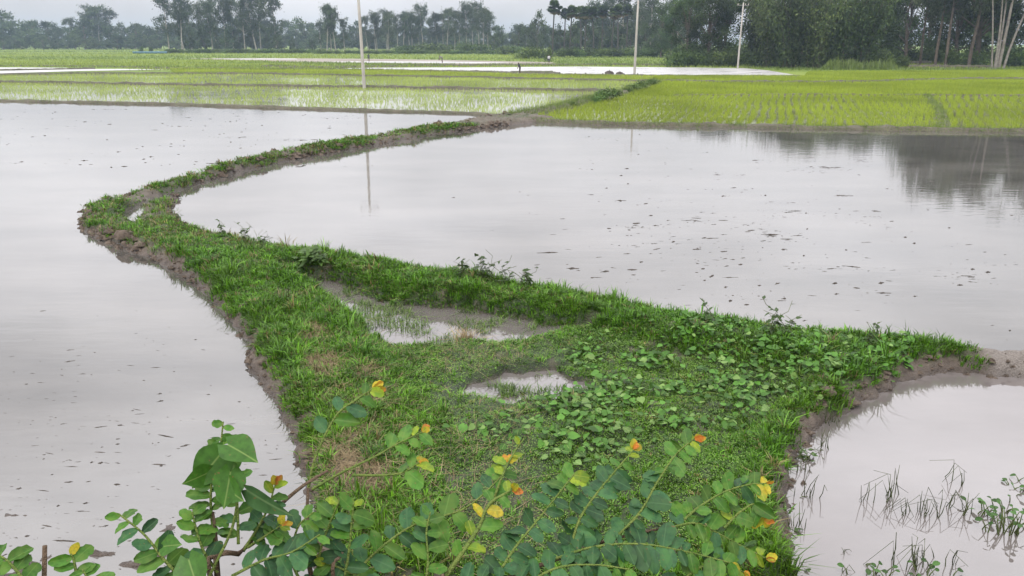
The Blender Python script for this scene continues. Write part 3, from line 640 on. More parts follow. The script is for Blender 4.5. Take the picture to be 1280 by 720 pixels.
# ------------------------------------------------------------------ mud clods and flecks on the water
M_CLOD = barkmat('wet_mud', (.045, .038, .032), (.11, .092, .078), 20)
CLM = []
for k in range(5):
    n1_, n2_ = 9, 5; V, F = [], []
    for j in range(n2_):
        ph = j / (n2_ - 1) * math.pi / 2
        for i in range(n1_):
            a = i / n1_ * 6.283; r = math.cos(ph) * (1 + .35 * RNG.normal()) * .5 + .02
            V.append((r * math.cos(a), r * math.sin(a) * .6, math.sin(ph) * .42 * (1 + .25 * RNG.normal()) - .05))
    for j in range(n2_ - 1):
        for i in range(n1_): F.append((j * n1_ + i, j * n1_ + (i + 1) % n1_, (j + 1) * n1_ + (i + 1) % n1_, (j + 1) * n1_ + i))
    CLM.append((np.array(V), np.array(F), mesh('mud_clod', V, F, M_CLOD, smooth=True)))
def clods(us, vs_, n, nf, label, group, smin, smax, seed, core=None):
    r = np.random.default_rng(seed); big = 0; fl = MB()
    while big < n:
        u, v = r.uniform(*us), r.uniform(*vs_)
        if core is not None and r.random() < .6: u, v = r.normal(core[0], core[1]), min(max(r.normal(core[2], core[3]), vs_[0]), vs_[1])
        g = gp(u, v)
        if land_s(np.array([g[0]]), np.array([g[1]]))[0] > -.25: continue
        if r.random() > .25 + .75 * (vnoise(np.array([u * .012]), np.array([v * .03]))[0] > .0): continue
        ob('mud_clod', CLM[r.integers(0, 5)][2], None, label, 'mud clod', group, None, (g[0], g[1], -.005), r.uniform(0, 6.28) * .15, (r.uniform(smin, smax) * r.choice([1, 1, 1.8]), r.uniform(smin, smax), r.uniform(smin, smax) * .45)); big += 1
    c = 0
    while c < nf:
        u, v = r.uniform(*us), r.uniform(*vs_)
        if core is not None and r.random() < .7: u, v = r.normal(core[0], core[1]), r.normal(core[2], core[3])
        g = gp(u, min(max(v, vs_[0]), vs_[1])); m = int(min(40, r.pareto(1.1) + 1)); spx, spy = r.uniform(.15, 1.1), r.uniform(.05, .35); k0 = r.uniform(.6, 1.3)
        PP = g[:2] + r.normal(0, 1, (m, 2)) * (spx, spy); PP = PP[land_s(PP[:, 0], PP[:, 1]) < -.2]
        for p in PP:
            V, F, _ = CLM[r.integers(0, 5)]; s0 = min(1.2, r.lognormal(-1.0, .55)) * smin * k0; V = V * np.array((s0 * r.choice([1, 1.6, 3.0, 5]), s0 * r.uniform(.6, 1.3), s0 * .45)); an = r.normal(0, .25)
            V = np.column_stack([V[:, 0] * math.cos(an) - V[:, 1] * math.sin(an), V[:, 0] * math.sin(an) + V[:, 1] * math.cos(an), V[:, 2]]); fl.add(V + np.array((p[0], p[1], -.002)), F)
        c += m
    return fl
f1 = clods((640, 1290), (168, 425), 75, 1500, 'dark mud clod in the reflecting paddy inside the bund bend', 'clods in the reflecting paddy', .05, .12, 1, (900, 110, 285, 60))
f2 = clods((-60, 470), (136, 210), 60, 600, 'dark mud clod far out in the wide left water', 'far clods in the left water', .06, .13, 2)
f3 = clods((-60, 330), (390, 705), 50, 1300, 'dark mud clod in the near shallows of the left water', 'near clods in the left water', .03, .065, 3, (110, 110, 590, 90))
bk = MB(); rb = np.random.default_rng(9)
for px_ in (LAND_PX[:24], LAND_PX[24:36], LAND_PX[52:66]):
    P = g2(px_); sg = np.hypot(*np.diff(P, axis=0).T); cu = np.concatenate([[0], np.cumsum(sg)])
    nb_ = int(cu[-1] * 26); t_ = rb.uniform(0, cu[-1], nb_); BX, BY = np.interp(t_, cu, P[:, 0]) + rb.normal(0, .10, nb_), np.interp(t_, cu, P[:, 1]) + rb.normal(0, .10, nb_); BH = height(BX, BY)
    for xx_, yy_, hh_ in zip(BX, BY, BH):
        if hh_ < -.06: continue
        V, F, _ = CLM[rb.integers(0, 5)]; s0 = min(.2, rb.lognormal(-2.9, .5)) * (1 + (yy_ > 15)); bk.add(V * np.array((s0, s0 * 1.3, s0 * .9)) + np.array((xx_, yy_, hh_)), F)
ob('bank_clods', bk.mesh('bank_clods', barkmat('bank_mud', (.05, .037, .028), (.15, .118, .092), 9), True), label='crumbled mud clods along the bund banks', kind='stuff')
for f, lab in ((f1, 'scattered mud flecks on the reflecting paddy'), (f2, 'scattered mud flecks far out on the left water'), (f3, 'scattered mud flecks on the near left shallows')):
    ob('mud_flecks', f.mesh('mud_flecks', M_CLOD, True), label=lab, kind='stuff')
for (u, v, s, lab) in ((762, 93.6, 1.5, 'larger dark mud heap at the near edge of the far water'), (775, 94, 1.25, 'smaller dark mud heap beside the larger one in the far water'),):
    g = gp(u, v); ob('mud_heap', CLM[0][2], None, lab, 'mud heap', None, None, (g[0], g[1], 0), .3, (s, s * .8, s * .8))
for (u, v) in ((719, 93.4), (732, 93.4), (753.5, 94), (780, 94.2), (797, 94.2)):
    g = gp(u, v); ob('mud_lump', CLM[2][2], None, 'small dark mud lump along the near edge of the far water', 'mud lump', 'lumps along the far water', None, (g[0], g[1], 0), .3, (.55, .5, .5))

# ------------------------------------------------------------------ pond plants
def sedge(u, v, hgt, n, label, group, seed, broken=.5):
    r = np.random.default_rng(seed); g = gp(u, v); mb = MB()
    for k in range(n):
        a = r.uniform(0, 6.28); ln = r.uniform(.05, .8); b0 = np.array((r.normal(0, .05), r.normal(0, .04), -.04)); hh = hgt * r.uniform(.5, 1.1)
        t1 = b0 + np.array((math.cos(a) * ln * hh * .5, math.sin(a) * ln * hh * .5, hh)); P = [b0, (b0 + t1) / 2 + r.normal(0, .01, 3), t1]
        if r.random() < broken: P.append(t1 + np.array((math.cos(a) * hh * r.uniform(.4, 1), math.sin(a) * hh * r.uniform(.2, .6), -hh * r.uniform(.1, 1.0))))
        mb.tube(P, np.linspace(.0045, .0018, len(P)), 4, np.array((.07, .085, .035)) * r.uniform(.6, 1.6))
    ob('sedge_sprig', mb.mesh('sedge_sprig', M_GRASS), None, label, 'sedge', group, None, (g[0], g[1], .004))
for k, (u, v, hh, n) in enumerate([(1100, 625, .32, 4), (1118, 622, .36, 5), (1080, 626, .26, 4), (1150, 640, .25, 7), (1165, 648, .2, 7), (1172, 632, .33, 4), (1205, 640, .28, 6), (1190, 600, .3, 2), (1200, 606, .22, 3),
                                   (1120, 705, .34, 3), (1140, 712, .33, 5), (1155, 708, .26, 5), (1172, 702, .22, 3), (1203, 708, .22, 3), (1050, 712, .12, 3), (1130, 645, .18, 4), (1052, 690, .12, 3)]):
    sedge(u, v, hh, n, 'thin dark bent sedge sprig standing in the pond', 'sedge sprigs in the pond', 60 + k, .65)
for k, (u, v, hh, n) in enumerate([(1060, 500, .2, 6), (1040, 530, .22, 8), (1030, 560, .3, 7), (1005, 620, .25, 8), (998, 660, .22, 8), (1000, 590, .22, 7)]):
    sedge(u, v, hh, n, 'sedge tuft leaning out from the pond bank', 'sedges on the pond bank', 90 + k, .3)
rv, rf = leaflet(6, .36, .2, .15); M_WLEAF = onemat('water_weed_leaf', (.04, .095, .02), .5, .4, .15, (.08, .13, .04))
def floater(u, v, n, hgt, rad, label, seed):
    r = np.random.default_rng(seed); g = gp(u, v); mb = MB(); e = ob('water_weed', None, None, label, 'water plant', None, None, (g[0], g[1], 0)); lm = mesh('leaf', rv, rf, M_WLEAF, smooth=True); st = MB()
    for k in range(n):
        a = r.uniform(0, 6.28); q = np.array((r.normal(0, rad), r.normal(0, rad * .6), 0)); tp = q + np.array((math.cos(a) * .05, math.sin(a) * .05, hgt * r.uniform(.4, 1))); st = MB(); st.tube([q + (0, 0, -.03), (q + tp) / 2, tp], (.006, .005, .003), 5, (.10, .13, .04)); ob('stem', st.mesh('stem', M_GRASS), e)
        place(ob('leaf', lm, e), tp, (math.cos(a), math.sin(a), r.normal(.1, .3)), (r.normal(0, .3), r.normal(-.3, .3), 1), r.uniform(.035, .065))
floater(1240, 642, 26, .12, .15, 'floating leafy water weed at the end of the bent sedges', 1)
floater(1275, 612, 14, .06, .10, 'low water weed raft beyond the leafy one in the pond', 2)
floater(1262, 668, 18, .22, .07, 'upright water weed on dark stems beside the floating weed', 3)
floater(1090, 718, 10, .08, .10, 'small weed clump by the sedges near the pond foot', 4)
floater(1165, 722, 12, .08, .10, 'leafy weed clump under the lowest sedges of the pond', 5)

# ------------------------------------------------------------------ trees
def cards(mb, C, size, col1, col2, r, droop=0.0, asp=.55):
    n = len(C); D = r.normal(0, 1, (n, 3)); D[:, 2] -= droop; D /= np.linalg.norm(D, axis=1)[:, None]
    Nn = r.normal(0, 1, (n, 3)); Nn[:, 2] += .6; S = np.cross(D, Nn); S /= np.linalg.norm(S, axis=1)[:, None] + 1e-9
    l = size * r.uniform(.6, 1.4, (n, 1)); V = np.stack([C - D * l * .5, C + S * l * asp * .5, C + D * l * .5, C - S * l * asp * .5], 1).reshape(-1, 3)
    m = r.random((n, 1)); col = np.array(col1) * (1 - m) + np.array(col2) * m; mb.add(V, np.arange(n * 4).reshape(-1, 4), np.repeat(col, 4, 0))
def ball(r, n, c, rad, flat=.8, shell=.45):
    return np.asarray(c) + r.normal(0, .52, (n, 3)) * rad * np.array((1, 1, flat))
def tree_broad(H, R, n, size, seed, c1, c2, base=.2, lobes=22, bark=None):
    r = np.random.default_rng(seed); tb, lb = MB(), MB(); z0 = H * base
    tb.tube([(0, 0, -.5), (.1, 0, z0), (.15 * R * r.normal(), .1, H * .55), (.2 * R * r.normal() * .5, 0, H * .85)], (.022 * H, .018 * H, .011 * H, .004 * H), 7)
    for k in range(lobes):
        a = r.uniform(0, 6.283); zz = z0 + (H - z0) * r.uniform(.08, .97); f = (zz - z0) / (H - z0); ext = R * math.sqrt(max(.05, 1 - (2 * f - .85) ** 2 / 1.45)); q = r.uniform(.35, 1) * ext
        c = np.array((math.cos(a) * q, math.sin(a) * q, zz)); rad = R * r.uniform(.22, .42); sh = r.uniform(.55, 1.45)
        tb.tube([(0, 0, zz * .6), c * (.6, .6, .9), c], (.007 * H, .004 * H, .002 * H), 4)
        cards(lb, ball(r, int(n / lobes * r.uniform(.6, 1.4)), c, rad, .75, .5), size, np.array(c1) * sh, np.array(c2) * sh, r, .3)
    return tb.mesh('trunk', bark or M_BARK, True), lb.mesh('crown', M_TREE)
def tree_gum(H, n, size, seed, c1, c2, bark=None, low=.42, R=3.0, lean=.0):
    r = np.random.default_rng(seed); tb, lb = MB(), MB(); ts_ = np.linspace(0, 1, 7); wob = np.cumsum(r.normal(0, .012 * H, (7, 2)), 0) * .6
    P = [np.array((wob[i, 0] + lean * H * t, wob[i, 1], H * .93 * t - .4)) for i, t in enumerate(ts_)]; tb.tube(P, np.linspace(.013 * H, .003 * H, 7), 7)
    for k in range(20):
        t = r.uniform(low, 1.0); p = np.array([np.interp(t, ts_, [q[c] for q in P]) for c in range(3)]); a = r.uniform(0, 6.283); ln = R * r.uniform(.3, 1) * (1.25 - t * .7)
        c = p + np.array((math.cos(a) * ln, math.sin(a) * ln, ln * r.uniform(.5, 1.2))); tb.tube([p, (p + c) / 2 + (0, 0, -.1 * ln), c], (.005 * H, .0035 * H, .0015 * H), 4)
        for j in range(4):
            sh = r.uniform(.7, 1.3); cards(lb, ball(r, n // 80, c + r.normal(0, .6, 3) * R * .4, R * r.uniform(.18, .42), 1.0, .6), size, np.array(c1) * sh, np.array(c2) * sh, r, 1.2, .4)
    return tb.mesh('trunk', bark or M_PALE, True), lb.mesh('crown', M_TREE)
def tree_palm(H, seed):
    r = np.random.default_rng(seed); tb, lb = MB(), MB(); lx = r.normal(0, .4)
    tb.tube([(0, 0, -.4), (lx * .2, 0, H * .4), (lx, 0, H * .92)], (.26, .19, .17), 8)
    top = np.array((lx, 0, H * .92))
    for k in range(75):
        el = r.uniform(-1.0, 1.45); a = r.uniform(0, 6.283); d = np.array((math.cos(a) * math.cos(el), math.sin(a) * math.cos(el), math.sin(el))); dead = el < -.55
        c = top + d * r.uniform(.6, 1.35); tb.tube([top, c], (.04, .03), 4); B = basis(d, np.array((r.normal(0, .3), r.normal(0, .3), 1)) + .01); sh = r.uniform(.7, 1.25)
        for j in np.linspace(-1.35, 1.35, 15):
            ll = 1.15 * (1 - .12 * abs(j)); tip = c + B @ np.array((math.sin(j) * ll, math.cos(j) * ll, -.12 * ll)); sd_ = B @ np.array((math.cos(j), -math.sin(j), .3)) * .17; mid = (c + tip) / 2
            lb.add([c, mid + sd_, tip, mid - sd_], [(0, 1, 2, 3)], np.array((.16, .13, .07)) * sh if dead else np.array((.065, .10, .038)) * sh)
    return tb.mesh('trunk', M_PALM, True), lb.mesh('crown', M_TREE)
def tree_bamboo(H, n, size, seed, c1, c2, R=4.0):
    r = np.random.default_rng(seed); tb, lb = MB(), MB()
    for k in range(34):
        a = r.uniform(0, 6.283); b = r.uniform(0, 1.3); hh = H * r.uniform(.6, 1.05); o_ = R * r.uniform(.2, 1.1); P = []
        for t in np.linspace(0, 1, 7): P.append(np.array((math.cos(a) * (b + o_ * t ** 2.2), math.sin(a) * (b + o_ * t ** 2.2), hh * (t - .16 * t ** 4) - .3)))
        tb.tube(P, np.linspace(.06, .015, 7), 5)
        m = n // 34; t = r.uniform(.12, 1, m); C = np.stack([np.interp(t, np.linspace(0, 1, 7), [q[c] for q in P]) for c in range(3)], 1) + r.normal(0, 1, (m, 3)) * (R * .16) * (.6 + .6 * t[:, None]); C[:, 2] -= np.abs(r.normal(0, .4, m)); C[:, 2] = np.maximum(C[:, 2], .2)
        sh = r.uniform(.45, 1.5); cards(lb, C, size, np.array(c1) * sh, np.array(c2) * sh, r, 1.3, .38)
    return tb.mesh('trunk', M_BARK, True), lb.mesh('crown', M_TREE)
def bushm(H, R, n, size, seed, c1, c2):
    r = np.random.default_rng(seed); lb = MB()
    for k in range(9):
        a = r.uniform(0, 6.28); q = R * r.uniform(0, .75); C = ball(r, n // 9, (math.cos(a) * q, math.sin(a) * q, H * r.uniform(.2, .62)), R * .42, .8, .5); C[:, 2] = np.abs(C[:, 2]); sh = r.uniform(.7, 1.25); cards(lb, C, size, np.array(c1) * sh, np.array(c2) * sh, r, .2)
    return lb.mesh('bush', M_TREE)
DG1, DG2 = (.026, .05, .016), (.068, .108, .03)
NEARB = [tree_broad(17, 5.2, 9000, .42, 100 + k, DG1, DG2, .12, 26) for k in range(3)]
BAMB = [tree_bamboo(15, 9000, .5, 120 + k, (.036, .06, .02), (.085, .118, .038)) for k in range(2)]
GUMN = [tree_gum(20, 4200, .45, 130 + k, (.05, .07, .035), (.10, .125, .065), M_PALE if k else M_BARK) for k in range(3)]
GUMF = [tree_gum(21, 3600, .62, 140 + k, (.04, .06, .032), (.09, .115, .06), M_PALE, .34, 3.6, .05 * (k - 1)) for k in range(4)]
FARB = [tree_broad(14, 6.5, 2600, .95, 150 + k, (.035, .055, .025), (.08, .11, .045), .08, 20) for k in range(4)]
PALMS = [tree_palm(14, 160 + k) for k in range(3)]
BUSH = [bushm(3, 3, 1500, .4, 170 + k, (.05, .085, .025), (.11, .16, .045)) for k in range(2)]
BUSHN = [bushm(1.2, .9, 900, .12, 175 + k, (.06, .11, .03), (.12, .18, .05)) for k in range(2)]
def plant_tree(name, T, x, y, s, label, group, rz, sx=1.0):
    e = ob(name, None, None, label, 'tree', group, None, (x, y, -.05), rz, (s * sx, s * sx, s)); ob('trunk', T[0], e); ob('crown', T[1], e); return e
def at(u, v): g = gp(u, v); return g[0], g[1]
R_ = np.random.default_rng(5)
# the dark grove on the right
for u, v, H, k in [(858, 81.5, 12, 0), (884, 82.5, 12.5, 1), (905, 82, 13, 2), (1000, 82, 15, 0), (1066, 83, 14.5, 1), (1090, 82, 15.5, 2), (1015, 80.5, 17, 1), (1192, 81.5, 17, 0), (1218, 82.2, 24, 1), (1282, 83, 20, 2), (1330, 84, 24, 0), (1400, 84, 19, 1), (1480, 85, 22, 2)]:
    x, y = at(u, v); plant_tree('grove_tree', NEARB[k], x, y, H / 17, 'dense dark broadleaf tree of the grove behind the rice', 'dark grove trees', R_.uniform(0, 6.28), 1.0)
for u, v, H, k in [(962, 84.5, 14, 0), (985, 85.5, 15, 1), (1018, 85.8, 14.5, 0), (1048, 86, 14.5, 1), (1078, 86, 14, 0), (944, 82.5, 13.5, 1)]:
    x, y = at(u, v); plant_tree('bamboo_clump', BAMB[k], x, y, H / 15, 'arching bamboo clump at the front of the dark grove', 'bamboo at the grove front', R_.uniform(0, 6.28))
for u, v, H, k in [(1130, 79, 17, 0), (1118, 77, 15, 1), (1158, 78, 20, 2), (1000, 77, 17, 1), (950, 77, 15, 2), (1050, 77, 17, 0), (1228, 77, 20, 1), (1258, 78, 25, 0), (1310, 78, 19, 2)]:
    x, y = at(u, v); plant_tree('grove_tree', NEARB[k], x, y, H / 17, 'broadleaf tree in the back row of the dark grove', 'back row of the dark grove', R_.uniform(0, 6.28), 1.05)
for u, v, H, k in [(1168, 83.5, 21, 0), (1182, 84, 22, 0), (1209, 84.5, 23, 0), (1150, 82, 19, 0)]:
    x, y = at(u, v); plant_tree('slender_tree', GUMN[k], x, y, H / 20, 'slender brown trunked tree above the low dark bank', 'slender trees by the dark bank', R_.uniform(0, 6.28))
for k in range(26):
    u = 850 + k * 19 + R_.uniform(-6, 6); x, y = at(u, 78.5 + R_.uniform(-1, 1)); ob('thicket_bush', BUSH[k % 2], None, 'dark thicket bush deep inside the grove', 'bush', 'thicket inside the grove', None, (x, y, 0), R_.uniform(0, 6.28), (1.3, 1.3, R_.uniform(.8, 1.5)))
# pale multi-stem tree
r = np.random.default_rng(77); tb, lb = MB(), MB()
for (lx, ly, hh, w0) in [(-1.0, .2, 15, .20), (.6, .0, 21, .27), (-2.6, .5, 17, .16), (3.8, .3, 18, .2), (-.4, .6, 19, .18)]:
    bx = lx * .28; P = [np.array((bx + (lx * 1.5 - bx) * t ** 1.3 + .1 * math.sin(5 * t + lx), ly * t, hh * t - .3)) for t in np.linspace(0, 1, 7)]; tb.tube(P, np.linspace(w0, w0 * .3, 7), 8)
    for k in range(9):
        c = P[-1] + r.normal(0, 1, 3) * (1.6, 1.4, 2.2) - (0, 0, 2.0); sh = r.uniform(.7, 1.3); cards(lb, ball(r, 130, c, 1.1), .42, np.array((.05, .075, .03)) * sh, np.array((.10, .13, .055)) * sh, r, 1.0, .42)
x, y = at(1246, 86); e = ob('pale_tree', None, None, 'tree of several leaning pale stems at the edge of the grove', 'tree', None, None, (x, y, -.05)); ob('trunk', tb.mesh('trunk', M_DULL, True), e); ob('crown', lb.mesh('crown', M_TREE), e)
# trees between grove and palms
for u, v, H, k, sx in [(826, 72, 14, 0, .9), (838, 73, 12, 2, .8)]:
    x, y = at(u, v); plant_tree('light_green_tree', NEARB[k], x, y, H / 17, 'lighter green tree left of the dark grove', 'lighter trees left of the grove', R_.uniform(0, 6.28), sx)
for u, v, H, k in [(812, 68, 21, 1), (846, 70, 20, 2), (800, 67, 19, 2), (855, 69, 17, 1), (870, 69, 18, 2), (778, 66.5, 22, 1), (762, 66, 21, 2), (742, 66, 19, 1)]:
    x, y = at(u, v); plant_tree('tall_tree', GUMF[k], x, y, H / 21, 'tall thin tree rising behind the palm row', 'tall trees behind the palms', R_.uniform(0, 6.28))
for u, v, H, k in [(690.5, 70.5, 14.6, 0), (712, 70, 13.6, 1), (731, 70, 13.4, 2), (726, 69, 14, 0), (742, 70.5, 13, 1), (752, 69, 14.2, 2), (764, 70, 13.2, 0), (772, 70.5, 13.6, 1), (783, 69.5, 14.2, 2), (705, 69, 13.5, 2)]:
    x, y = at(u, v); plant_tree('fan_palm', PALMS[k], x, y, H / 14, 'fan palm with bushy round crown in the palm row', 'fan palms in a row', R_.uniform(0, 6.28), 1.08)
x, y = at(610, 64.5); plant_tree('fan_palm', PALMS[1], x, y, 1.15, 'lone fan palm by the dark round trees beyond the farmers', None, 2.0, 1.3)
for u, v, H, k, sx in [(672, 66, 14.5, 0, .55), (660, 65.5, 12, 1, .6), (648, 65, 11, 2, .6), (624, 65.5, 8, 3, .6), (618, 66, 7, 0, .7), (690, 65, 12, 1, .7), (720, 66, 12, 2, .8), (750, 66, 13, 3, .8), (700, 68, 8, 2, .8), (716, 68, 9, 3, .8), (734, 68, 9, 0, .8), (752, 68, 9.5, 1, .8), (770, 68, 9, 2, .8), (788, 68, 10, 3, .8), (806, 69, 9, 0, .8), (768, 65.5, 15, 1, .9), (735, 65.5, 14, 2, .9), (805, 66, 17, 3, .9), (838, 68, 15, 0, .9), (785, 66, 14, 0, .8), (815, 67, 13, 1, .8), (850, 67, 13, 2, .9)]:
    x, y = at(u, v); plant_tree('round_tree', FARB[k], x, y, H / 14, 'round dark tree around the palm row', 'round trees around the palms', R_.uniform(0, 6.28), sx)
# gum stand on the left
for u, v, H, k in [(213, 65.2, 23, 1), (228, 65.5, 21, 3), (231, 65.3, 17, 0), (252, 65, 19.5, 2), (265, 65.2, 21, 0), (283, 65.4, 20.5, 3), (292, 65, 22, 1), (306, 65.3, 20, 2), (322, 65.4, 23.5, 0), (327, 65.2, 22, 3), (345, 65, 22, 1), (240, 64.5, 20, 1), (272, 64.6, 22, 2)]:
    x, y = at(u, v); plant_tree('gum_tree', GUMF[k], x, y, H / 21, 'tall pale trunked gum tree in the stand on the left', 'gum stand on the left', R_.uniform(0, 6.28))
for u, v, H, k in [(409, 65.6, 19, 0), (414, 65.4, 14, 2), (420, 65.6, 17, 3), (431, 65.5, 13, 1), (402, 65.3, 12, 1)]:
    x, y = at(u, v); plant_tree('gum_tree', GUMF[k], x, y, H / 21, 'gum tree of the small clump beside the nearer pole', 'gum clump beside the pole', R_.uniform(0, 6.28))
for k in range(22):
    u = 460 + k * 7.2 + R_.uniform(-3, 3); x, y = at(u, 64.2 + R_.uniform(-.5, .7)); H = R_.uniform(15, 20) * (1.12 if 570 < u < 605 else 1)
    plant_tree('gum_tree', GUMF[int(R_.integers(0, 4))], x, y, H / 21, 'hazy gum tree in the long row beyond the two farmers', 'gum row beyond the farmers', R_.uniform(0, 6.28))
# lower trees under the gum stand and small round trees
for u, v, H, k, sx in [(238, 65, 10, 0, .6), (256, 65.2, 11, 1, .5), (275, 65, 10, 2, .55), (286, 65.4, 9, 3, .6), (300, 65, 11, 0, .5), (316, 65, 11, 1, .5), (335, 65.2, 10, 2, .55), (348, 65.3, 7, 3, .6), (366, 65, 6, 0, .5), (391, 64.8, 5.5, 1, .6)]:
    x, y = at(u, v); plant_tree('understorey_tree', FARB[k], x, y, H / 14, 'low dark tree under the gum stand on the left', 'low trees under the gum stand', R_.uniform(0, 6.28), sx)
# hazy far tree line
def prof(u): return np.interp(u, [-200, 0, 20, 60, 90, 125, 150, 190, 220, 355, 372, 385, 400, 440, 500, 560, 630, 700], [20, 22, 21, 15, 14.5, 19, 14, 16, 17, 17, 20, 17, 14, 14, 15, 14, 14, 14])
for k in range(82):
    u = -190 + k * 11 + R_.uniform(-5, 5); x, y = at(u, 61.3 + R_.uniform(-.6, .6)); H = float(prof(u)) * R_.uniform(.8, 1.08)
    plant_tree('far_tree', FARB[int(R_.integers(0, 4))], x, y, H / 14, 'hazy broadleaf tree in the far tree line', 'far tree line', R_.uniform(0, 6.28), R_.uniform(.75, 1.0))
for u, H in ((118, 24), (128, 25), (141, 22), (96, 18), (112, 21)):
    x, y = at(u, 61.6); plant_tree('far_gum', GUMF[u % 4], x, y, H / 21, 'open crowned tree rising above the far tree line', 'open crowned far trees', R_.uniform(0, 6.28), 1.3)
for k in range(70):
    u = -190 + k * 13 + R_.uniform(-5, 5); x, y = at(u, 61.9 + R_.uniform(-.3, .5))
    plant_tree('far_shrub_tree', FARB[k % 4], x, y, R_.uniform(.35, .6), 'low bushy tree at the foot of the far tree line', 'low growth of the far tree line', R_.uniform(0, 6.28), 1.5)
# bushes
def bush(name, lab, grp, pts, meshes=BUSH):
    for k, (u, v, s, sx) in enumerate(pts):
        x, y = at(u, v); ob(name, meshes[k % 2], None, lab, 'bush', grp, None, (x, y, 0), k * 1.7, (s * sx, s * sx, s))
bush('bush', 'low bush hedge in front of the palm row', 'bushes before the palms', [(u, 70.8 + .6 * ((u * 7) % 3), .85, 1.1) for u in range(700, 870, 12)])
bush('bush', 'green bush left of the palm row', 'bushes left of the palms', [(655, 73, .95, 1.0), (668, 73.5, 1.0, 1.0), (679, 73, .8, 1.0), (642, 68, 1, 1.2), (628, 68, 1, 1.2), (600, 67, 1.2, 1.3), (585, 67, 1.4, 1.2), (550, 67, 1.2, 1.5), (525, 67, 1.3, 1.6), (505, 67, 1.0, 1.4)])
bush('bush', 'dark hedge along the foot of the gum trees', 'hedge at the gum stand', [(u, 66.6, .55, 1.6) for u in range(210, 400, 9)])
bush('bush', 'dark low bush along the far field edge', 'bushes at the far field edge', [(u, 67.4, .45, 2.0) for u in range(400, 620, 12)])
bush('bush', 'pale green scrub at the foot of the dark grove', 'scrub before the grove', [(u, 85.5 + (u % 3) * .4, .55 + .12 * (u % 4), .75) for u in range(1008, 1130, 9)])
bush('bush', 'dark scrub under the grove trees', 'scrub under the grove', [(u, 83.2, .9, .9) for u in range(846, 930, 12)] + [(u, 84, .95, .9) for u in (945, 960, 975, 990, 1195, 1215, 1262, 1275, 1290, 1310, 1340)])
bush('bush', 'bush growing on the weedy diagonal bund', 'bushes on the weedy bund', [(752, 127, .8, 1.3), (760, 126, .95, 1.3), (745, 129, .5, 1.2), (793, 114, .7, 1.2), (802, 112, .8, 1.2), (812, 108, .75, 1.2), (785, 117, .5, 1.2), (715, 134, .4, 1.4)], BUSHN)
bush('bush', 'small sapling bush before the blue net', 'saplings before the blue net', [(177, 66, .9, .4), (190, 66, .8, .4)])
# tall reeds before the grove
n = 2600; uu = RNG.uniform(1020, 1128, n); G = np.array([gp(a, b) for a, b in zip(uu, RNG.uniform(85.3, 87.2, n))])
tufts('reeds', 'tall light green reeds in front of the grove', G[:, 0], G[:, 1], np.zeros(n), RNG.uniform(.5, 1.9, n) * (1 + .7 * fbm(G[:, 0] * .45, G[:, 1] * .2)) * sstep(1018, 1045, uu) * sstep(1130, 1105, uu), RNG.uniform(.07, .13, n), (.12, .18, .04), (.22, .28, .08), M_GRASS, .2, 2)
# low earth bank under the slender trees
V, F = [], []
def bankmesh(Lx, Ly, Hz, seed):
    r = np.random.default_rng(seed); nx_ = 40; V = []
    for i in range(nx_ + 1):
        xx = -Lx / 2 + Lx * i / nx_
        for (b, c) in ((-.5, -.1), (-.42, .8), (-.3, 1), (.3, 1), (.42, .8), (.5, -.1)): V.append((xx, b * Ly + r.normal(0, .05), (c * Hz * (1 + .15 * r.normal())) if c > 0 else -.1))
    F = [(i * 6 + j, i * 6 + j + 1, i * 6 + j + 7, i * 6 + j + 6) for i in range(nx_) for j in range(5)]
    return mesh('bank', V, F, M_BUND, smooth=True)
a, b = gp(1132, 84.5), gp(1240, 85.2)
ob('earth_bank', bankmesh(float(b[0] - a[0]), 2.0, .45, 1), None, 'low dark earth bank under the slender trees', 'bank', None, None, ((a[0] + b[0]) / 2, (a[1] + b[1]) / 2, 0), math.atan2(b[1] - a[1], b[0] - a[0]))
a, b = gp(1124, 80), gp(1162, 80)
ob('earth_bank', bankmesh(float(b[0] - a[0]), 2.0, .5, 2), None, 'short earth bank in the gap behind the reeds', 'bank', None, None, ((a[0] + b[0]) / 2, (a[1] + b[1]) / 2, 0), 0)

# ------------------------------------------------------------------ blue net fence
m, t, p, o_ = newmat('blue_net'); p.inputs['Base Color'].default_value = (.075, .155, .20, 1); p.inputs['Roughness'].default_value = .7
a, b = gp(166, 67.2), gp(209, 67.2); e = ob('net_fence', None, None, 'low blue net fence at the far field edge', 'fence', None, None, ((a[0] + b[0]) / 2, a[1], 0)); Lx = b[0] - a[0]
V, F = [], []
for i in range(33):
    xx = -Lx / 2 + Lx * i / 32; V += [(xx, .05 * math.sin(i), .05), (xx, .05 * math.sin(i * 1.3), 0.85 + .05 * math.sin(i * 2.1)), (xx, .05 * math.sin(i * 1.3) + .03, 0.85 + .05 * math.sin(i * 2.1)), (xx, .05 * math.sin(i) + .03, .05)]
for i in range(32):
    for j in range(4): F.append((i * 4 + j, i * 4 + (j + 1) % 4, i * 4 + 4 + (j + 1) % 4, i * 4 + 4 + j))
ob('net', mesh('net', V, F, m), e); pb = MB(); pb.tube([(0, 0, -.3), (0, 0, 1.0)], (.05, .04), 6); pm = pb.mesh('post', M_WOOD)
for i in range(7): ob('post', pm, e, loc=(-Lx / 2 + Lx * i / 6, .15, 0))

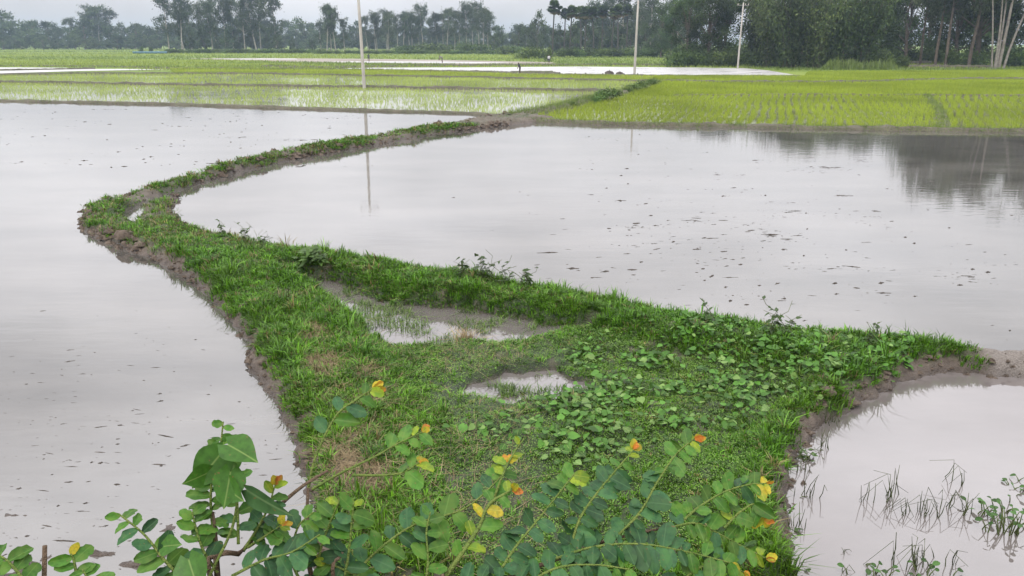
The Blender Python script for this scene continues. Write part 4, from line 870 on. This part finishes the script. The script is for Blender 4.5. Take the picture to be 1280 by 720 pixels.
# ------------------------------------------------------------------ poles
M_IRON = barkmat('pole_iron', (.10, .10, .10), (.2, .19, .18), 8)
m, t, p, o_ = newmat('porcelain'); p.inputs['Base Color'].default_value = (.55, .5, .45, 1); p.inputs['Roughness'].default_value = .2; M_PORC = m
def pole(u, v, H, r0, label, lean):
    x, y = at(u, v); e = ob('utility_pole', None, None, label, 'pole', None, None, (x, y, 0)); e.rotation_euler = (0, lean, 0)
    mb = MB(); mb.tube([(0, 0, -1), (0, 0, 0), (0, 0, H * .5), (0, 0, H)], (r0, r0, r0 * .85, r0 * .62), 12); ob('shaft', mb.mesh('shaft', M_CONC, True), e)
    mb = MB()
    for s in (-1, 1): mb.add([(-.9, -.05 * s - .04, H - .45), (.9, -.05 * s - .04, H - .45), (.9, -.05 * s + .04, H - .45), (-.9, -.05 * s + .04, H - .45), (-.9, -.05 * s - .04, H - .36), (.9, -.05 * s - .04, H - .36), (.9, -.05 * s + .04, H - .36), (-.9, -.05 * s + .04, H - .36)],
               [(0, 1, 2, 3), (4, 5, 6, 7), (0, 1, 5, 4), (1, 2, 6, 5), (2, 3, 7, 6), (3, 0, 4, 7)]) if s < 0 else None
    ca = ob('crossarm', mb.mesh('crossarm', M_IRON), e)
    for xx in (-.8, 0.35, .8):
        mb = MB(); mb.tube([(xx, .05, H - .36), (xx, .05, H - .28), (xx, .05, H - .22), (xx, .05, H - .14)], (.03, .06, .04, .05), 8); ob('insulator', mb.mesh('insulator', M_PORC, True), ca)
pole(455.5, 110, 11.5, .155, 'grey concrete pole rising from the bund of the seedling field', -.012)
pole(793, 94, 9.7, .165, 'grey concrete pole standing at the edge of the far water', .004)
pole(922, 86, 9.8, .15, 'grey pole standing against the dark grove beyond the water', .003)

# ------------------------------------------------------------------ farmers
def clothmat(name, c):
    m, t, p, o = newmat(name); n = nz(t, 12, 3); r = ramp(t, n.outputs[0], [(.3, tuple(q * .7 for q in c)), (.7, tuple(q * 1.2 for q in c))]); t.links.new(r.outputs[0], p.inputs['Base Color']); p.inputs['Roughness'].default_value = .9; return m
M_SKIN = clothmat('skin', (.10, .055, .035)); M_HAIR = clothmat('hair', (.012, .01, .009))
def person(u, v, pose, shirt, cloth, label, rz, sc_=1.0):
    x, y = at(u, v)
    J = {'pel': (0, 0, .9), 'chest': (0, 0, 1.25), 'neck': (0, 0, 1.45), 'head': (0, .01, 1.56), 'top': (0, .01, 1.66)}
    if pose == 'bend':
        J.update(pel=(0, 0, .86), chest=(0, .30, 1.06), neck=(0, .47, 1.16), head=(0, .56, 1.19), top=(0, .64, 1.22))
        arms = [((s * .19, .42, 1.10), (s * .22, .48, .82), (s * .17, .58, .58), (s * .15, .62, .49)) for s in (-1, 1)]
    elif pose == 'stoop':
        J.update(pel=(0, 0, .88), chest=(0, .10, 1.20), neck=(0, .19, 1.38), head=(0, .24, 1.48), top=(0, .27, 1.58))
        arms = [((-.20, .14, 1.31), (-.28, .25, 1.05), (-.24, .44, .90), (-.22, .50, .86)), ((.20, .14, 1.31), (.24, .16, 1.02), (.22, .28, .80), (.21, .31, .72))]
    else: arms = [((s * .20, 0, 1.38), (s * .25, -.02, 1.10), (s * .26, .08, .86), (s * .25, .11, .77)) for s in (-1, 1)]
    V = [J['pel'], J['chest'], J['neck'], J['head'], J['top']]; Rr = [.145, .155, .06, .095, .07]; E = [(0, 1), (1, 2), (2, 3), (3, 4)]
    for s in (-1, 1):
        n = len(V); V += [(s * .10, 0, .84), (s * .13, .05, .46), (s * .13, -.02, .08), (s * .14, .14, .03)]; Rr += [.095, .065, .045, .04]; E += [(0, n), (n, n + 1), (n + 1, n + 2), (n + 2, n + 3)]
    for A in arms:
        n = len(V); V += list(A); Rr += [.06, .045, .035, .04]; E += [(1, n), (n, n + 1), (n + 1, n + 2), (n + 2, n + 3)]
    m = bpy.data.meshes.new('person'); m.from_pydata(V, E, []); o = bpy.data.objects.new('person_tmp', m); sc.collection.objects.link(o)
    md = o.modifiers.new('Skin', 'SKIN'); md.use_smooth_shade = True
    for i, sv in enumerate(m.skin_vertices[0].data): sv.radius = (Rr[i], Rr[i]); sv.use_root = (i == 0)
    o.modifiers.new('Sub', 'SUBSURF').levels = 2
    dg = bpy.context.evaluated_depsgraph_get(); me = bpy.data.meshes.new_from_object(o.evaluated_get(dg)); bpy.data.objects.remove(o); me.name = 'person'
    me.materials.clear(); sk, sh, cl, ha = M_SKIN, clothmat('shirt', shirt), clothmat('wrap', cloth), M_HAIR
    for q in (sk, sh, cl, ha): me.materials.append(q)
    nk = Vector(J['neck']); hd = Vector(J['head']); ch = Vector(J['chest']); pl = Vector(J['pel'])
    for f in me.polygons:
        c = f.center; k = 0
        if (c - hd).length < .19 and (c - nk).length > .03: k = 3 if (c - (hd + Vector((0, .08, -.03)))).length > .11 else 0
        elif c.z < .45: k = 0
        elif c.z < .92 and abs(c.x) < .2 and c.y < .22: k = 2
        elif (c - ch).length < .36 or (c - pl).length < .25: k = 1
        f.material_index = k
    return ob('person', me, None, label, 'person', None, None, (x, y, -.04), rz, sc_)
person(650, 92.6, 'stoop', (.03, .03, .035), (.035, .03, .03), 'person in dark clothes stooping at the mud spit in the far water', 1.9, .95)
person(461, 77, 'stand', (.06, .06, .07), (.05, .045, .05), 'person in dark clothes standing on the ploughed strip', .3)
person(553, 78.5, 'bend', (.20, .18, .16), (.09, .08, .07), 'person bent double at work on the ploughed strip', 1.4, 1.15)
person(686, 79, 'stand', (.55, .55, .54), (.06, .06, .07), 'person in a white shirt standing before the palm row', 2.8)
bush('sapling', 'dark leafy sapling beside the person in white', None, [(685, 77, 1.1, .3)])

# ------------------------------------------------------------------ foreground shrubs on the embankment
LMATS = [onemat('leaf_dark', (.024, .074, .026), .55, .35, .15, (.06, .13, .05), (.04, .105, .03)), onemat('leaf_mid', (.042, .12, .013), .5, .35, .22, (.11, .2, .04), (.075, .15, .02)),
         onemat('leaf_lime', (.20, .27, .018), .45, .25, .3, (.28, .32, .05), (.12, .21, .02)), onemat('leaf_orange', (.42, .13, .025), .5, .3, .25, (.42, .2, .04), (.36, .27, .03)), onemat('leaf_yellow', (.38, .30, .02), .5, .25, .3, (.42, .35, .07), (.20, .25, .02))]
def ragged(a, seed):
    v_, f_ = a; r = np.random.default_rng(seed); v_ = v_.copy(); e = np.arange(len(v_)) % 5; v_[:, 0] *= 1 + .08 * r.normal(0, 1, len(v_)) * (np.abs(v_[:, 0]) > .05)
    v_[:, 2] += .035 * r.normal(0, 1, len(v_)) * ((e == 0) | (e == 4)); v_[:, 0] += .10 * r.normal() * v_[:, 1] ** 2; return v_, f_
LSH = [ragged(a, i) for i, a in enumerate([leaflet(8, .31, .22, .12), leaflet(8, .37, .10, .26), leaflet(8, .27, .45, .05), leaflet(8, .34, .05, -.15), leaflet(8, .29, .3, .35)])]
LM = [[mesh('leaflet', v_, f_, mt, smooth=True) for (v_, f_) in LSH] for mt in LMATS]
def spline(P, n):
    P = np.asarray(P, float); P = np.vstack([2 * P[0] - P[1], P, 2 * P[-1] - P[-2]]); o = []
    for q in np.linspace(0, len(P) - 3 - 1e-6, n):
        i = int(q); t = q - i; a, b, c, d = P[i:i + 4]; o.append(.5 * ((2 * b) + (c - a) * t + (2 * a - 5 * b + 4 * c - d) * t * t + (3 * b - a - 3 * c + d) * t ** 3))
    return np.array(o)
RL = np.random.default_rng(21)
CAMP = np.array((0, 0, CAM_H))
def frond(shrub, pts, n, size, t0=.12, tones=(0,), tip=2, fan=.5, width=1.0, rad=.0026, face=.7, flower=True):
    size = size * 1.17; n = int(round(n * 1.3))
    """pts: (u, v, depth) along the branch; leaflets sit alternately in two ranks"""
    W = np.array([dp(*p) for p in pts]); C = spline(W, 24); mb = MB(); mb.tube(C, np.linspace(rad, rad * .45, 24), 6)
    fr = ob('branch', mb.mesh('branch', M_STEM, True), shrub); ts_ = np.linspace(0, 1, 24)
    for k in range(n):
        t = t0 + (1 - t0) * (k + .5) / n; p = np.array([np.interp(t, ts_, C[:, c]) for c in range(3)]); q = np.array([np.interp(min(1, t + .04), ts_, C[:, c]) for c in range(3)]) - np.array([np.interp(max(0, t - .04), ts_, C[:, c]) for c in range(3)])
        T = q / np.linalg.norm(q); tocam = CAMP - p; tocam /= np.linalg.norm(tocam); Nn = tocam * face + np.array((0, 0, .75)) ; S = np.cross(T, Nn); S /= np.linalg.norm(S); s = 1 if k % 2 else -1
        D = S * s * RL.uniform(.7, 1.0) + T * (fan + RL.normal(0, .2)) + np.array((0, 0, -.18 + RL.normal(0, .15))); N2 = Nn + RL.normal(0, .34, 3) + S * s * .25
        if RL.random() < .06: continue
        sz = size * (1 - .35 * max(0, t - .6) / .4) * RL.uniform(.72, 1.15); mi = int(RL.choice(tones)) if t < .8 - .1 * RL.random() else (1 if t < .88 else (tip if RL.random() < .8 else 1))
        place(ob('leaflet', LM[mi][int(RL.integers(0, 5))], fr), p, D, N2, sz)
    if flower:
        p = C[-1]; T = C[-1] - C[-3]; T /= np.linalg.norm(T)
        for k in range(int(RL.integers(2, 6))):
            D = T + RL.normal(0, .6, 3); place(ob('leaflet', LM[[3, 4, 3, 2, 4][k]][k % 3], fr), p, D, (CAMP - p) + RL.normal(0, .5, 3), size * RL.uniform(.35, .6))
    return fr
def shrub(label, base, stems, col=None):
    e = ob('shrub', None, None, label, 'shrub', None, None, (0, 0, 0))
    g = np.array((base[0], base[1], float(height(np.array([base[0]]), np.array([base[1]]))[0]) - .03)); 
    for st in stems:
        P = np.array([dp(*p) for p in st]); P = np.vstack([g, (g * .55 + P[0] * .45) + (0, .03, .05), P]); C = spline(P, 22); mb = MB(); mb.tube(C, np.linspace(.006, .0022, 22), 7); ob('stem', mb.mesh('stem', M_WOOD, True), e)
    return e
PX = 1 / FPX
# left shrub with twining arrow leaves
s1 = shrub('leafy shrub with twining vine leaves standing before the left water', (-.42, 1.25), [[(272, 724, 1.15), (304, 689, 1.18), (338, 644, 1.2), (375, 610, 1.22), (410, 588, 1.24)], [(268, 735, 1.15), (271, 690, 1.15), (266, 640, 1.15)], [(250, 760, 1.14), (215, 715, 1.14)]])
frond(s1, [(271, 690, 1.15), (264, 640, 1.15), (265, 600, 1.15), (275, 560, 1.15), (279, 527, 1.15)], 19, .027, .05, (1, 1, 0), 1, .25, flower=False)
frond(s1, [(298, 680, 1.17), (297, 640, 1.17), (294, 600, 1.17), (283, 575, 1.17)], 9, .028, .05, (1, 0), 1, .5, flower=False)
frond(s1, [(228, 725, 1.13), (203, 697, 1.13), (180, 668, 1.13), (148, 642, 1.13)], 13, .030, .05, (1, 1, 0), 1, .35, flower=False)
frond(s1, [(304, 689, 1.18), (322, 660, 1.18), (335, 635, 1.18), (344, 606, 1.18)], 9, .027, .1, (0, 1), 2, .5)
frond(s1, [(310, 684, 1.18), (335, 668, 1.17), (352, 656, 1.17)], 6, .027, .2, (1, 0), 2, .5)
frond(s1, [(272, 715, 1.14), (255, 690, 1.13), (245, 660, 1.13), (240, 640, 1.13)], 8, .028, .1, (0, 1), 1, .5, flower=False)
frond(s1, [(290, 720, 1.14), (330, 700, 1.14), (365, 690, 1.14), (400, 668, 1.15)], 9, .031, .1, (0,), 1, .4, flower=False)
AL = mesh('vine_leaf', heart(9, .48, .18, .22)[0], hf, onemat('vine_leaf', (.042, .115, .014), .42, .15, .25, (.20, .28, .08)), smooth=True)
AL2 = mesh('vine_leaf', heart(9, .24, .25, .1)[0], hf, onemat('vine_leaf_grey', (.045, .10, .035), .35, .1, .15, (.15, .22, .1)), smooth=True)
P = spline([dp(262, 720, 1.12), dp(290, 660, 1.12), dp(296, 610, 1.12), dp(280, 580, 1.12), dp(272, 556, 1.12)], 20); mb = MB(); mb.tube(P, .0022, 5)
vt = ob('twining_vine', mb.mesh('twining_vine', M_STEM, True), None, 'twining vine with arrow shaped leaves wound on the left shrub', 'vine')
for (u, v, du, dv, sz, mm, dd) in [(277, 566, -28, 34, .062, AL, 1.12), (285, 556, 38, 20, .056, AL, 1.11), (262, 590, -25, 12, .040, AL, 1.11), (288, 590, -6, 36, .052, AL, 1.1), (308, 612, 60, 40, .080, AL2, 1.1), (278, 606, 24, 20, .045, AL, 1.1), (236, 700, 10, 34, .055, AL, 1.08), (205, 683, 26, -4, .035, AL, 1.1)]:
    p = dp(u, v, dd); q = dp(u + du, v + dv, dd - .02); place(ob('vine_leaf', mm, vt), p, q - p, (CAMP - p) + RL.normal(0, .35, 3), sz)
# low shoots at the far left and a cut twig
s0 = shrub('low leafy shoots beside a cut brown twig', (-.62, 1.2), [[(12, 760, 1.12), (10, 722, 1.12)], [(100, 760, 1.12), (98, 724, 1.12)]])
frond(s0, [(40, 740, 1.1), (22, 715, 1.1), (5, 698, 1.1), (-15, 690, 1.1)], 8, .030, .05, (1,), 1, .4, flower=False)
frond(s0, [(98, 740, 1.1), (95, 715, 1.1), (92, 700, 1.1), (88, 692, 1.1)], 5, .028, .1, (1,), 4, .5, flower=False)
frond(s0, [(120, 750, 1.1), (112, 728, 1.1), (103, 712, 1.1)], 4, .026, .1, (1,), 1, .5, flower=False)
mb = MB(); a = dp(56, 682, 1.13); b = dp(55, 740, 1.13); gz = float(height(np.array([b[0]]), np.array([b[1]]))[0]); mb.tube([(b[0] - .01, b[1] - .02, gz - .03), b, a], (.0045, .0035, .0032), 8)
ob('cut_twig', mb.mesh('cut_twig', M_WOOD, True), None, 'bare cut brown twig standing before the left water', 'twig')
# middle shrub, round leaflets
s2 = shrub('shrub with round blue green leaflets and orange tips over the grass', (-.22, 1.25), [[(445, 735, 1.25), (440, 720, 1.25)], [(395, 740, 1.22), (385, 650, 1.24), (385, 610, 1.26)], [(420, 740, 1.2), (428, 690, 1.2)], [(550, 745, 1.22), (556, 722, 1.22)]])
frond(s2, [(430, 735, 1.22), (470, 690, 1.24), (520, 655, 1.27), (580, 636, 1.30), (622, 600, 1.33), (634, 578, 1.35)], 19, .035, .03, (0, 0, 1), 2, .35)
frond(s2, [(385, 612, 1.27), (395, 570, 1.28), (420, 520, 1.3), (445, 500, 1.31), (466, 486, 1.32)], 6, .034, .35, (1, 1, 0), 2, .7)
frond(s2, [(390, 612, 1.26), (425, 592, 1.27), (470, 570, 1.28), (500, 553, 1.29), (528, 540, 1.3)], 5, .034, .6, (1,), 2, .6)
frond(s2, [(440, 594, 1.27), (480, 594, 1.27), (505, 590, 1.28), (524, 578, 1.28)], 3, .036, .55, (1,), 2, .6)
frond(s2, [(395, 730, 1.2), (400, 690, 1.2), (412, 655, 1.21), (428, 618, 1.22)], 11, .034, .03, (0, 0, 1), 2, .3, flower=False)
frond(s2, [(428, 735, 1.2), (436, 690, 1.2), (440, 650, 1.2), (442, 628, 1.2)], 8, .032, .05, (0, 1), 2, .4, flower=False)
frond(s2, [(380, 735, 1.18), (365, 700, 1.18), (372, 660, 1.18), (392, 640, 1.18)], 8, .032, .05, (0, 0, 1), 1, .35, flower=False)
frond(s2, [(470, 745, 1.2), (455, 725, 1.2), (420, 708, 1.2), (408, 704, 1.2)], 6, .032, .1, (0,), 2, .35)
frond(s2, [(530, 745, 1.22), (535, 700, 1.24), (533, 665, 1.25), (538, 640, 1.26)], 7, .028, .1, (0, 1), 1, .35, flower=False)
frond(s2, [(556, 722, 1.24), (575, 695, 1.25), (598, 660, 1.27), (612, 630, 1.28), (640, 612, 1.29)], 7, .030, .2, (2, 2, 1, 4), 2, .6, rad=.0045)
frond(s2, [(612, 640, 1.3), (626, 600, 1.32), (640, 570, 1.35), (655, 548, 1.37)], 2, .02, .3, (4, 2), 2, .6, flower=False)
# right shrub with long ladder-like branches
s3 = shrub('shrub with ladder like rows of dark leaflets and yellow tips on the right', (.18, 1.2), [[(600, 760, 1.24), (640, 722, 1.26), (672, 708, 1.28), (720, 690, 1.3), (765, 674, 1.32), (840, 658, 1.34)], [(612, 748, 1.22), (618, 726, 1.22)], [(770, 760, 1.24), (790, 735, 1.25)]])
frond(s3, [(610, 740, 1.24), (640, 690, 1.26), (668, 655, 1.28), (700, 615, 1.3), (718, 592, 1.32)], 20, .034, .02, (0,), 2, .3, flower=False)
frond(s3, [(712, 690, 1.29), (724, 650, 1.3), (745, 618, 1.32), (768, 590, 1.34), (792, 562, 1.36)], 18, .032, .04, (0,), 2, .3)
frond(s3, [(770, 672, 1.31), (800, 640, 1.33), (822, 602, 1.35), (845, 568, 1.37), (868, 548, 1.39)], 19, .032, .04, (0, 0, 1), 2, .3)
frond(s3, [(690, 700, 1.27), (740, 684, 1.28), (800, 680, 1.29), (860, 690, 1.3), (915, 704, 1.3)], 26, .036, .04, (0,), 1, .3)
frond(s3, [(640, 745, 1.24), (690, 712, 1.24), (740, 706, 1.25), (790, 712, 1.26)], 12, .036, .05, (0,), 1, .3, flower=False)
frond(s3, [(836, 660, 1.34), (870, 654, 1.34), (900, 668, 1.35), (930, 684, 1.35), (958, 698, 1.36)], 15, .033, .1, (0, 1), 2, .35)
frond(s3, [(850, 655, 1.35), (872, 635, 1.36), (905, 615, 1.37), (935, 606, 1.38), (958, 604, 1.38)], 15, .033, .05, (1, 1, 0), 4, .35)
frond(s3, [(905, 660, 1.35), (925, 640, 1.36), (945, 630, 1.36), (955, 648, 1.36)], 8, .032, .1, (1, 1, 2), 4, .5)
frond(s3, [(840, 740, 1.28), (870, 712, 1.3), (900, 705, 1.31), (930, 715, 1.32)], 10, .032, .05, (0, 1), 2, .35)
frond(s3, [(560, 750, 1.22), (590, 730, 1.22), (640, 725, 1.22), (690, 735, 1.22)], 9, .034, .05, (0,), 1, .35, flower=False)
# small purple flower by the right shrub
g = dp(868, 572, 7.0)
gz = gp(868, 572, .18); fm = clothmat('purple_petal', (.12, .08, .42)); mb = MB()
for k in range(6):
    a = k * 1.047; mb.add([(0, 0, .16), (.03 * math.cos(a - .4), .03 * math.sin(a - .4), .19), (.045 * math.cos(a), .045 * math.sin(a), .2), (.03 * math.cos(a + .4), .03 * math.sin(a + .4), .19)], [(0, 1, 2, 3)])
e = ob('purple_flower', None, None, 'small purple flower in the grass at the pond side', 'flower', None, None, (gz[0], gz[1], float(height(np.array([gz[0]]), np.array([gz[1]]))[0]))); ob('petals', mb.mesh('petals', fm), e); mb = MB(); mb.tube([(0, 0, -.02), (0, 0, .165)], (.003, .002), 5); ob('stem', mb.mesh('flower_stem', M_STEM), e)

# ------------------------------------------------------------------ haze
hz = bpy.data.materials.new('haze'); hz.use_nodes = True; t = hz.node_tree; t.nodes.clear(); o_ = t.nodes.new('ShaderNodeOutputMaterial'); pv = t.nodes.new('ShaderNodeVolumePrincipled')
pv.inputs['Color'].default_value = (.60, .75, 1.0, 1); pv.inputs['Density'].default_value = .0003; pv.inputs['Anisotropy'].default_value = .25; t.links.new(pv.outputs[0], o_.inputs['Volume'])
X0, Y0, Y1, Z0, Z1 = 1600, -80, 1600, -1.5, 36
V = [(-X0, Y0, Z0), (X0, Y0, Z0), (X0, Y1, Z0), (-X0, Y1, Z0), (-X0, Y0, Z1), (X0, Y0, Z1), (X0, Y1, Z1), (-X0, Y1, Z1)]
ob('haze', mesh('haze', V, [(3, 2, 1, 0), (4, 5, 6, 7), (0, 1, 5, 4), (1, 2, 6, 5), (2, 3, 7, 6), (3, 0, 4, 7)], hz), label='thin pale haze over the whole plain', kind='stuff')
